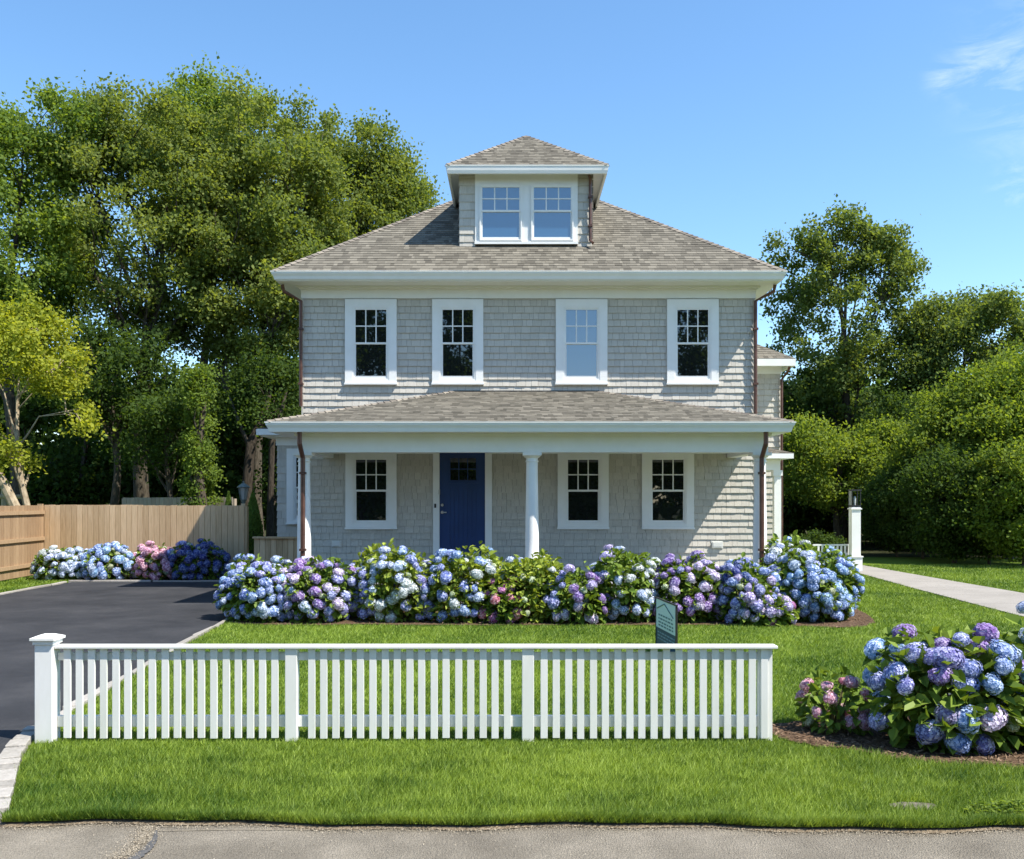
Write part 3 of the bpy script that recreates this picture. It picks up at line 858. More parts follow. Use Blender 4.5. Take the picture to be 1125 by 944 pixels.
shingle(mb, [(dl_b, DY, 7.02), (DR, DY, 7.02), (DR, DY, 8.6), (dl_b, DY, 8.6)], .165, .14, .36, .02, 42, gap=.003)
shingle(mb, [(DR, DY, 7.02), (DR, 22.9, 7.02), (DR, 22.9, 8.6), (DR, DY, 8.6)], .165, .12, .25, .02, 43)
mb.build('dormer_shingles', M['cedar'], dormer)
# white panel with window openings
wins = [(px(527, DY), px(573.5, DY), pz(265.5, DY), pz(204, DY)), (px(583.5, DY), px(630, DY), pz(265.5, DY), pz(204, DY))]
mb = MB(); yf = DY - .035
z0, z1 = pz(268.5, DY), 8.60
mb.box(dl_a, wins[0][0], yf, DY + .01, z0, z1); mb.box(wins[0][1], wins[1][0], yf, DY + .01, z0, z1); mb.box(wins[1][1], dl_b, yf, DY + .01, z0, z1)
for w in wins:
    mb.box(w[0], w[1], yf, DY + .01, w[3], z1); mb.box(w[0], w[1], yf, DY + .01, z0, w[2])
mb.box(dl_a - .01, dl_b + .01, yf - .03, yf - .001, z0 - .01, z0 + .045)
mb.build('dormer_panel', M['white'], dormer)
for w in wins:
    ww, (a, b, c, d) = window(w, DY - .03, casing=False, par=dormer)
    # sub-parts of the dormer window go straight on the window frame's mesh
    ww.name = 'dormer_window'
    ww.parent = house; ww.matrix_parent_inverse = Matrix.Translation(-Vector(house.location))
    mid = c + (d - c) * .53
    up = MB(); g1 = sash(up, a, b, mid - .012, d, DY - .058, .028, .035, 2, 1); up.build('upper_sash', M['white'], ww)
    lo = MB(); g2 = sash(lo, a, b, c, mid + .018, DY - .045, .032, .05, 0, 0, .035); lo.build('lower_sash', M['white'], ww)
    pane(ww, g1, DY - .04, M['glass_sky_tint']); pane(ww, g2, DY - .03, M['glass_sky_tint'])
# dormer soffit, frieze, gutter
mb = MB(); mb.box(DE0 + .05, DE1 - .05, DEY + .05, DY, 8.615, 8.645); mb.box(DE0 + .05, DL, DY, 22.0, 8.615, 8.645); mb.box(DR, DE1 - .05, DY, 22.0, 8.615, 8.645)
mb.box(DL - .03, DR + .03, DY - .08, DY - .036, 8.57, 8.614)
mb.build('dormer_soffit', M['white'], dormer)
g_ = gutter(DE0 + .06, DE1 - .06, DEY + .06, 21.7, DEZ, .165, name='dormer_gutter', proj=.08)
mb = MB()
dap = (px(578, 20.8), 20.81, DEZ + 1.22); drb = (dap[0], 23.45, DEZ + 1.22)
e = DEZ + .004
A = (DE0, DEY, e); B = (DE1, DEY, e); Bb = (DE1, 22.0, e); Ab = (DE0, 22.0, e)
for i, pl in enumerate(([A, B, dap], [B, Bb, drb, dap], [Ab, A, dap, drb])):
    slab(mb, pl, .045); shingle(mb, pl, .11, .055, .18, .010, 51 + i, tone=roof_tone, gap=.002)
droof = part(mb, 'dormer_roof', M['roof'])
for q_ in (A, B):
    mb = MB(); hipcap(mb, q_, dap, .07); mb.build('hip_ridge', M['ridge'], droof)
sx = px(648.5, 19.42)
spout([(px(646.5, 19.35), 19.32, 8.56), (sx, 19.40, 8.44), (sx, 19.43, 8.35), (sx, 19.43, 7.20), (sx + .05, 19.36, 7.13)], .03, straps=[(sx, 19.43, 8.1), (sx, 19.43, 7.5)])
mb = MB()
for i in range(9):
    z = 7.25 + i * .155; mb.box(DR - .005, DR + .03, DY - .034, DY + .0, z, z + .125, .5)
mb.build('corner_flashing', M['ridge'], dormer)

# left one-storey wing ------------------------------------------------
LY = 21.0; LW0 = px(305, LY)
mb = MB(); mb.box(LW0 + .02, WL - .03, LY + .02, 26, .1, 3.3); wing = part(mb, 'side_wing', M['wallcore'])
mb = MB()
shingle(mb, [(LW0, LY, .15), (WL - .03, LY, .15), (WL - .03, LY, 3.2), (LW0, LY, 3.2)], .165, .12, .28, .02, 61)
shingle(mb, [(LW0, 26, .15), (LW0, LY, .15), (LW0, LY, 3.2), (LW0, 26, 3.2)], .165, .12, .28, .02, 62)
mb.build('wing_shingles', M['cedar'], wing)
mb = MB(); mb.box(LW0 - .03, WL - .03, LY - .035, LY + .01, 3.08, 3.26); mb.box(LW0 - .035, LW0 + .005, LY + .01, 26, 3.08, 3.26)
mb.box(LW0 - .28, WL - .03, LY - .30, 26.2, 3.262, 3.285)
mb.build('wing_eave', M['white'], wing)
mb = MB(); mb.box(px(282.5, 20.7), WL - .03, 20.62, 20.72, 3.29, 3.42); mb.box(px(282.5, 20.7), px(282.5, 20.7) + .09, 20.72, 26.2, 3.29, 3.42)
mb.build('wing_gutter', M['white'], wing)
mb = MB(); pl = [(px(283, 20.7), 20.66, 3.43), (WL - .03, 20.66, 3.43), (WL - .03, 26.2, 3.95), (px(283, 20.7), 26.2, 3.95)]
slab(mb, pl, .05); shingle(mb, pl, .125, .055, .20, .01, 63, tone=roof_tone); mb.build('wing_roof', M['roof'], wing)
dressed_window((px(315.5, LY), WL - .04, pz(576, LY), pz(493, LY)), LY - .01, cas=.15)

# right ell --------------------------------------------------------------
EY = 22.0; EXR = px(857, EY)
mb = MB(); mb.box(WR + .03, EXR - .02, EY + .02, 29, .1, 5.0); ell = part(mb, 'rear_ell', M['wallcore'])
mb = MB()
shingle(mb, [(WR + .03, EY, .15), (EXR, EY, .15), (EXR, EY, 4.9), (WR + .03, EY, 4.9)], .134, .08, .20, .027, 71)
shingle(mb, [(EXR, EY, .15), (EXR, 29, .15), (EXR, 29, 4.9), (EXR, EY, 4.9)], .134, .08, .20, .027, 72)
mb.build('ell_shingles', M['cedar'], ell)
mb = MB(); mb.box(WR + .03, EXR + .03, EY - .035, EY + .01, 4.80, 4.99); mb.box(EXR - .01, EXR + .035, EY + .01, 29, 4.80, 4.99)
xe = px(874, 21.6)
mb.box(WR + .03, xe - .05, 21.66, 29.2, 4.992, 5.015)
mb.build('ell_frieze', M['white'], ell)
mb = MB(); mb.box(WR + .03, xe, 21.58, 21.68, 4.93, 5.09); mb.box(xe - .09, xe, 21.68, 29.2, 4.93, 5.09)
mb.build('ell_gutter', M['white'], ell)
mb = MB()
e5 = 5.10
f0 = (4.4, 21.6, e5); f1 = (xe, 21.6, e5); t0 = (4.4, 23.2, e5 + 1.0); t1 = (xe - 1.6, 23.2, e5 + 1.0)
pl = [f0, f1, t1, t0]; slab(mb, pl, .04); shingle(mb, pl, .125, .055, .20, .01, 73, tone=roof_tone)
pl = [f1, (xe, 29.2, e5), (xe - 1.6, 29.2, e5 + 1.0), t1]; slab(mb, pl, .04); shingle(mb, pl, .125, .055, .20, .01, 74, tone=roof_tone)
mb.build('ell_roof', M['roof'], ell)
sx = px(858.5, 21.95)
spout([(xe - .1, 21.72, 4.93), (xe - .12, 21.75, 4.84), (sx, 21.93, 4.66), (sx, 21.93, .2)], .03)
# small side porch under the ell
sp0, sp1 = WR + .03, px(872, 20.3)
mb = MB(); mb.box(sp0, sp1 - .22, 20.55, EY - .03, 2.52, 2.76)
side_porch = part(mb, 'side_porch', M['white'])
mb = MB(); mb.box(sp0, sp1, 20.3, 20.4, 2.765, 2.87); mb.box(sp1 - .1, sp1, 20.4, EY - .03, 2.765, 2.87); mb.box(sp0, sp1 - .1, 20.4, EY - .03, 2.765, 2.79)
mb.build('side_porch_eave', M['white'], side_porch)
mb = MB(); pl = [(sp0, 20.3, 2.875), (sp1, 20.3, 2.875), (sp1 - .9, EY - .04, 3.25), (sp0, EY - .04, 3.25)]
slab(mb, pl, .03); shingle(mb, pl, .125, .055, .20, .01, 75, tone=roof_tone)
pl = [(sp1, 20.3, 2.875), (sp1, EY - .04, 2.875), (sp1 - .9, EY - .04, 3.25)]; slab(mb, pl, .03); shingle(mb, pl, .125, .055, .20, .01, 76, tone=roof_tone)
mb.build('side_porch_roof', M['roof'], side_porch)
mb = MB(); cx = px(853.5, 20.65)
mb.box(cx - .075, cx + .075, 20.58, 20.73, .02, 2.52); mb.box(cx - .10, cx + .10, 20.555, 20.755, 2.40, 2.519); mb.box(cx - .10, cx + .10, 20.555, 20.755, .0, .2)
mb.build('side_porch_post', M['white'], side_porch)
mb = MB(); mb.box(WR + .35, WR + .5, EY - .12, EY - .02, 3.62, 3.86); mb.box(WR + .33, WR + .52, EY - .03, EY - .018, 3.56, 3.9)
mb.build('wall_light', M['plastic'], ell)

# ------------------------------------------------------------------ white picket fence
FY = 7.42
def FX(p): return px(p, FY)
fence = empty('picket_fence', (FX(450), FY, 0), 'long low white picket fence with a capped square post at its left end', 'fence')
zt = pz(709, FY)
mb = MB(); hw = .0685; cx = px(37.8, FY - .07) + hw
mb.box(cx - hw, cx + hw, FY - .07, FY + .067, -.05, pz(703, FY)); post = mb.build('end_post', M['vinyl'], fence, bevel=.004)
mb = MB(); zc = pz(703, FY)
q = hw + .012; y0, y1 = FY - .07, FY + .067
mb.box(cx - q, cx + q, y0 - .012, y1 + .012, zc - .028, zc + .002)
q = hw + .028; mb.box(cx - q, cx + q, y0 - .028, y1 + .028, zc + .003, zc + .024)
q2 = hw - .03
mb.hexa([(cx - q + .006, y0 - .022, zc + .025), (cx + q - .006, y0 - .022, zc + .025), (cx + q - .006, y1 + .022, zc + .025), (cx - q + .006, y1 + .022, zc + .025)],
        [(cx - q2, y0 + .03, zc + .045), (cx + q2, y0 + .03, zc + .045), (cx + q2, y1 - .03, zc + .045), (cx - q2, y1 - .03, zc + .045)])
mb.build('post_cap', M['vinyl'], post, bevel=.003)
xs0, xs1 = FX(62.5), FX(853)
posts = [FX(320.5), FX(580), FX(841)]
pw = .047
for i, c in enumerate(posts):
    mb = MB(); w = pw if i < 2 else .055
    mb.box(c - w, c + w, FY - (.028 if i < 2 else -.002), FY + .06, -.05, zt - .0225); mb.build('post', M['vinyl'], fence, bevel=.004)
mb = MB(); mb.box(xs0, xs1, FY - .045, FY + .075, zt - .022, zt); mb.build('top_cap_rail', M['vinyl'], fence, bevel=.004)
for (a, b) in ((zt - .12, zt - .06), (pz(799, FY), pz(787, FY))):
    mb = MB(); segx = [xs0] + posts + [xs1]
    lo = xs0
    for c, w in zip(posts, (pw, pw, .055)):
        mb.box(lo, c - w, FY + .010, FY + .055, a, b); lo = c + w
    mb.build('rail', M['vinyl'], fence, bevel=.003)
# pickets, one panel per bay
fr = random.Random(2)
pit = 13.42
xx = 70.5; bays = [MB(), MB(), MB()]
while xx < 838:
    a, b = xx, xx + 7.7
    m_ = (a + b) / 2
    if any(FX(b) > c - pw + .006 and FX(a) < c + pw - .006 for c in posts[:2]): xx += pit; continue
    bay = 0 if m_ < 317 else (1 if m_ < 582 else 2)
    z0 = pz(811, FY) + fr.uniform(-.004, .004); j = fr.uniform(-.003, .003)
    bays[bay].box(FX(a) + j, FX(b) + j, FY - .018 + fr.uniform(-.001, .001), FY + .001, z0, zt - .023, fr.random())
    xx += pit
for b in bays: b.build('picket_panel', M['vinyl'], fence, bevel=.002)

# ------------------------------------------------------------------ wooden fences
def board_fence(name, label, a, b, h, m, seed, face=-1, rails=True, post_step=2.4, bw=.14, grp=None, rail_front=False, hvar=.01):
    a = Vector((a[0], a[1], 0)); b = Vector((b[0], b[1], 0)); L = (b - a).length; t = (b - a).normalized()
    n = Vector((t.y, -t.x, 0))            # towards the viewer when a is left of b
    root = empty(name, tuple((a + b) / 2), label, 'fence', grp)
    rr = random.Random(seed)
    def ob(mb, s0, s1, n0, n1, z0, z1, r=.5, dz=0):
        q = [a + t * s0 + n * n0, a + t * s1 + n * n0, a + t * s1 + n * n1, a + t * s0 + n * n1]
        q = q[::-1] if n1 > n0 else q
        mb.hexa([(v.x, v.y, z0) for v in q], [(v.x, v.y, z1) for v in q], r)
    nb = max(1, round(L / post_step)); w = L / nb
    for i in range(nb):
        mb = MB(); s = i * w
        k = int(w / bw); ww = w / k
        bay = rr.uniform(-.15, .15)
        dz = rr.uniform(-hvar, hvar)
        for j in range(k):
            ob(mb, s + j * ww + .005, s + (j + 1) * ww - .005, 0.0 + rr.uniform(0, .004), .02, .04, h + dz + rr.uniform(-.006, .006), min(1, max(0, rr.random() * .8 + bay)))
        mb.build('board_panel', m, root)
    mb = MB()
    for i in range(nb + 1):
        mb = MB(); s = i * w
        ob(mb, s - .045, s + .045, -.12, -.005, 0, h - .03 + (0.06 if rail_front else 0), rr.random()); mb.build('post', m, root)
    for z in (.25, h * .5, h - .22):
        mb = MB()
        if rail_front: ob(mb, .02, L - .02, .022, .06, z, z + .085, .6)
        else: ob(mb, .02, L - .02, -.05, -.002, z, z + .085, .6)
        mb.build('rail', m, root)
    return root
board_fence('wooden_fence', 'tall tan vertical board fence at the far end of the driveway, behind the hydrangeas', (px(49, 23.7), 23.7), (px(269, 23.0), 23.0), 1.74, M['fencewood'], 1)
board_fence('wooden_fence', 'tan board fence panel with three horizontal rails at the left edge', (-11.35, 15.0), (px(49, 23.7) - .02, 23.66), 1.74, M['fencebrown'], 2, rail_front=True, post_step=2.9)
board_fence('wooden_fence', 'weathered grey-brown fence whose top shows just above the tan board fence', (px(118, 27.5), 28.6), (px(256, 27.5), 27.5), 1.93, M['fencegrey'], 3, hvar=.05)
# corner post of the tan fence, seen square on
# low screen beside the house
sc = empty('wooden_bin_screen', (px(300, 21.6), 21.6, 0), 'low cedar box screen with flat cap between the tan fence and the house', 'screen')
mb = MB(); x = px(279, 20.9); rr = random.Random(8)
while x < px(326, 20.9):
    mb.box(x + .003, x + .12, 20.9, 20.93, .03, 1.02, rr.random()); x += .125
mb.build('board_panel', M['fencewood'], sc)
mb = MB(); mb.box(px(278, 20.9), px(327, 20.9), 20.84, 21.05, 1.022, 1.06, .2); mb.build('cap_board', M['fencewood'], sc)

# split-rail remains beyond fence at the left edge
lr = empty('rail_fence', (-13.8, 25.2, 0), 'old grey rail and post above the fence at the far left edge', 'fence')
mb = MB(); mb.tube([(-15.5, 25.2, 1.98), (-13.0, 25.25, 1.95)], .06, 7); mb.build('rail', M['fencegrey'], lr)
mb = MB(); mb.tube([(px(5, 25.3), 25.3, 0), (px(5, 25.3), 25.3, 2.15)], .09, 7); mb.build('post', M['fencegrey'], lr)

# ------------------------------------------------------------------ lamps
def lantern(root, x, y, z, w, h, frame_m, style):
    if style == 'box':
        mb = MB(); mb.box(x - w, x + w, y - w, y + w, z, z + .05)
        for sx_ in (-1, 1):
            for sy in (-1, 1): mb.box(x + sx_ * w - .018 * (sx_ > 0), x + sx_ * w + .018 * (sx_ < 0), y + sy * w - .018 * (sy > 0), y + sy * w + .018 * (sy < 0), z + .05, z + h - .04)
        mb.box(x - w - .01, x + w + .01, y - w - .01, y + w + .01, z + h - .04, z + h)
        lan = mb.build('lantern', frame_m, root)
        mb = MB(); mb.tube([(x, y, z + .05), (x, y, z + h * .5), (x, y, z + h * .62)], [.03, .035, .012], 10); mb.build('bulb', M['lampglass'], lan, smooth=True)
        mb = MB()
        mb.box(x - w + .004, x - w + .007, y - w + .019, y + w - .019, z + .051, z + h - .041); 
        mb.build('glass', M['lampglass'], lan)
    else:
        mb = MB(); k = 8
        mb.lathe(x, y, [(.03, z - .12), (.05, z - .05), (.07, z), (.035, z + .005)], k)
        for j in range(6):
            a = j * math.pi / 3; mb.tube([(x + .075 * math.cos(a), y + .075 * math.sin(a), z), (x + w * math.cos(a), y + w * math.sin(a), z + h * .72)], .009, 4)
        mb.lathe(x, y, [(w + .03, z + h * .72), (w + .035, z + h * .75), (w * .6, z + h * .92), (.02, z + h), (.02, z + h + .05)], 12)
        lan = mb.build('lantern', frame_m, root)
        mb = MB(); mb.lathe(x, y, [(.062, z + .01), (w - .015, z + h * .71)], 6); mb.build('glass', M['lampglass'], lan)
    return lan
lx, ly = px(939, 24.7), 24.7
l1 = empty('lamp_post', (lx, ly, 0), 'white square lamp post with black box lantern beside the walkway on the right', 'lamp post')
mb = MB(); mb.box(lx - .115, lx + .115, ly - .115, ly + .115, 0, 1.68); mb.box(lx - .14, lx + .14, ly - .14, ly + .14, 1.62, 1.655)
mb.build('post', M['white'], l1)
mb = MB(); mb.box(lx - .18, lx + .14, ly - .17, ly + .17, 0, .38); mb.box(lx - .2, lx + .16, ly - .19, ly + .19, .381, .41); mb.build('base', M['white'], l1)
lantern(l1, lx, ly, 1.682, .12, .46, M['dark_metal'], 'box')
lx, ly = px(267, 23.4), 23.45
l2 = empty('lamp_post', (lx, ly, 0), 'weathered carriage lantern on a post behind the right end of the tan fence', 'lamp post')
mb = MB(); mb.box(lx - .05, lx + .05, ly - .05, ly + .05, 0, 1.78); mb.build('post', M['fencewood'], l2)
lantern(l2, lx, ly, 1.87, .13, .42, M['verdigris'], 'carriage')
mb = MB()
pf = empty('picket_fence', (px(915, 25), 25, 0), 'short low white picket panel far back beside the right lamp post', 'fence')
y = 24.95; x0, x1 = px(893, y), px(935, y)
mb = MB(); mb.box(x0, x1, y - .03, y + .03, .66, .70); mb.box(x0, x1, y, y + .03, .42, .47); mb.build('rail', M['white'], pf)
mb = MB(); x = x0 + .02
while x < x1 - .05: mb.box(x, x + .05, y - .025, y - .001, .36, .66); x += .1
mb.build('picket_panel', M['white'], pf)
mb = MB(); mb.box(x0, x1, y - .02, y + .05, 0, .355); mb.build('skirt', M['white'], pf)

# ------------------------------------------------------------------ yard sign
M['sign_pale'] = mat('sign_pale_green', (0.62, 0.76, 0.71), rough=0.4)
M['sign_dark'] = mat('sign_dark_teal', (0.02, 0.07, 0.13), rough=0.4)
M['sign_line'] = mat('sign_printing', (0.10, 0.20, 0.20), rough=0.5)
M['sign_line2'] = mat('sign_pale_printing', (0.25, 0.38, 0.45), rough=0.5)
SD = 12.2
sg = empty('yard_sign', (px(731, SD), SD, 0), 'small framed pale green and navy yard sign turned sideways on the lawn', 'sign')
A_ = Vector((px(721, SD), SD, 0)); B_ = Vector((px(743.5, 11.25), 11.25, 0))
zt_ = .62
tdir = (B_ - A_).normalized(); Ls = (B_ - A_).length; nn = Vector((tdir.y, -tdir.x, 0))
def sgb(name, m, s0, s1, n0, n1, z0, z1, par=sg, slope=0.0):
    mb = MB()
    q = [A_ + tdir * s0 + nn * n1, A_ + tdir * s1 + nn * n1, A_ + tdir * s1 + nn * n0, A_ + tdir * s0 + nn * n0]
    zs = [s0, s1, s1, s0]
    mb.hexa([(v.x, v.y, z0 + slope * s) for v, s in zip(q, zs)], [(v.x, v.y, z1 + slope * s) for v, s in zip(q, zs)])
    return mb.build(name, m, par)
sl = -0.10
sgb('frame_side', M['dark_metal'], 0, .02, -.012, .012, -.1, zt_); sgb('frame_side', M['dark_metal'], Ls - .02, Ls, -.012, .012, -.1, zt_)
sgb('frame_top', M['dark_metal'], -.01, Ls + .01, -.013, .013, zt_ + .001, zt_ + .016)
board = sgb('panel', M['sign_pale'], .021, Ls - .021, -.006, .006, .26, zt_)
sgb('lower_panel', M['sign_dark'], .021, Ls - .021, -.006, .006, .03, .258, sg)
bandz = .26
mb = MB()
def sp(s, z, o=.0085): v = A_ + tdir * s + nn * o; return (v.x, v.y, z)
mb.tube([sp(.07, zt_ - .12), sp(Ls * .45, zt_ - .03), sp(Ls - .12, zt_ - .16)], .008, 4)
mb.build('roof_emblem', M['sign_line'], sg)
rr = random.Random(3)
def text_row(z, h, m, name, a=.10, b=.10):
    mb = MB(); s = a
    while s < Ls - b:
        w = rr.uniform(.05, .13); w = min(w, Ls - b - s + .03)
        mb.add([sp(s, z, .0075), sp(s + w, z, .0075), sp(s + w, z + h, .0075), sp(s, z + h, .0075)], [(0, 1, 2, 3)]); s += w + .03
    mb.build(name, m, sg)
for z in (zt_ - .20, zt_ - .245, zt_ - .29, zt_ - .33): text_row(z, .02, M['sign_line'], 'faded_lettering', .14, .16)
for z in (bandz - .06, bandz - .10, bandz - .14): text_row(z, .016, M['sign_line2'], 'faded_lettering')

# flat stone in the grass
mb = MB(); poly = blob_poly([(2.33, 5.80), (2.45, 5.76), (2.60, 5.79), (2.62, 5.87), (2.48, 5.91), (2.36, 5.88)], 3, .008, 5)
mb.prism(poly, -.02, .010)
o = mb.build('flat_stone', M['stone'], None, origin=(2.47, 5.83, 0), bevel=.006); tag(o, 'small flat grey stone set in the grass by the road at lower right', 'stone')

# ------------------------------------------------------------------ hydrangeas
def petal_mat():
    m = bpy.data.materials.new('hydrangea_petal'); m.use_nodes = True
    n = m.node_tree.nodes; l = m.node_tree.links; p = n['Principled BSDF']
    p.inputs['Roughness'].default_value = .6; p.inputs['Specular IOR Level'].default_value = .2
    oi = n.new('ShaderNodeObjectInfo'); at = n.new('ShaderNodeAttribute'); at.attribute_name = 'rnd'
    h = n.new('ShaderNodeHueSaturation')
    a = n.new('ShaderNodeMapRange'); a.inputs['To Min'].default_value = .60; a.inputs['To Max'].default_value = 1.30
    l.new(at.outputs['Fac'], a.inputs['Value']); l.new(a.outputs[0], h.inputs['Value'])
    b = n.new('ShaderNodeMapRange'); b.inputs['To Min'].default_value = 1.12; b.inputs['To Max'].default_value = .50
    l.new(at.outputs['Fac'], b.inputs['Value']); l.new(b.outputs[0], h.inputs['Saturation'])
    hh = n.new('ShaderNodeMapRange'); hh.inputs['To Min'].default_value = .485; hh.inputs['To Max'].default_value = .515
    l.new(oi.outputs['Random'], hh.inputs['Value']); l.new(hh.outputs[0], h.inputs['Hue'])
    l.new(oi.outputs['Color'], h.inputs['Color']); l.new(h.outputs[0], p.inputs['Base Color'])
    tr = n.new('ShaderNodeBsdfTranslucent'); l.new(h.outputs[0], tr.inputs['Color'])
    ms = n.new('ShaderNodeMixShader'); ms.inputs[0].default_value = .25
    l.new(p.outputs[0], ms.inputs[1]); l.new(tr.outputs[0], ms.inputs[2]); l.new(ms.outputs[0], n['Material Output'].inputs['Surface'])
    return m
M['petal'] = petal_mat()
def head_mesh(seed, nf):
    rs = np.random.RandomState(seed)
    vs = []; fs = []; rn = []
    ga = math.pi * (3 - math.sqrt(5))
    for i in range(nf):
        z = 1 - 1.72 * (i + .5) / nf
        r = math.sqrt(max(0, 1 - z * z)); a = i * ga
        at_ = math.atan2(math.sin(a), math.cos(a)); lump = 1 + .12 * math.sin(2 * at_ + seed * 1.7) * r + .08 * math.sin(3 * at_ + seed) * r + .06 * math.sin(5 * z + seed)
        nrm_ = Vector((r * math.cos(a), r * math.sin(a), z)) + Vector(rs.normal(0, .16, 3)); nrm_.normalize()
        c = Vector((r * math.cos(a), r * math.sin(a), z * .88)) * lump * rs.uniform(.88, 1.03)
        u = nrm_.orthogonal().normalized(); ro = rs.uniform(0, math.pi)
        w = nrm_.cross(u); size = .20 * math.sqrt(120 / nf) * rs.uniform(.85, 1.2); rr_ = rs.rand()
        for k in range(4):
            an = ro + k * math.pi / 2
            d = u * math.cos(an) + w * math.sin(an); s = nrm_.cross(d)
            b = len(vs)
            vs += [c, c + d * size * .55 - s * size * .46 + nrm_ * size * .14, c + d * size * 1.0 + nrm_ * size * .05, c + d * size * .55 + s * size * .46 + nrm_ * size * .14]
            fs.append((b, b + 1, b + 2, b + 3)); rn.append(min(1, max(0, rr_ + rs.normal(0, .12))))
    # inner core
    core = MB(); kk = 10
    core.tube([(0, 0, -.66), (0, 0, -.5), (0, 0, 0), (0, 0, .45), (0, 0, .72)], [.15, .6, .84, .68, .2], kk)
    b = len(vs); vs += [Vector(v) for v in core.v]; fs += [tuple(i + b for i in f) for f in core.f]; rn += [0.0] * len(core.f)
    me = bpy.data.meshes.new('flower_head'); me.from_pydata([tuple(v) for v in vs], [], fs)
    at = me.attributes.new('rnd', 'FLOAT', 'FACE'); at.data.foreach_set('value', np.array(rn, dtype=np.float32))
    me.materials.append(M['petal'])
    return me
HEADS = [head_mesh(i, n) for i, n in enumerate((90, 110, 130))]
HEADS_HI = [head_mesh(10 + i, n) for i, n in enumerate((190, 220, 240))]
PAL = {
    'pale': (0.47, 0.57, 0.80), 'white': (0.62, 0.68, 0.70), 'blue': (0.25, 0.36, 0.72), 'deep': (0.085, 0.12, 0.40),
    'peri': (0.32, 0.34, 0.72), 'lav': (0.46, 0.40, 0.72), 'purple': (0.33, 0.20, 0.55), 'pink': (0.72, 0.34, 0.48),
    'magenta': (0.52, 0.15, 0.40), 'cream': (0.50, 0.57, 0.33), 'lilac': (0.58, 0.49, 0.72), 'rose': (0.68, 0.22, 0.32), 'sky': (0.28, 0.46, 0.80)}
GROUP_H = {'row': 'hydrangeas massed in front of the porch', 'back': 'hydrangeas along the tan fence', 'near': 'hydrangeas in the mulch bed at the right'}
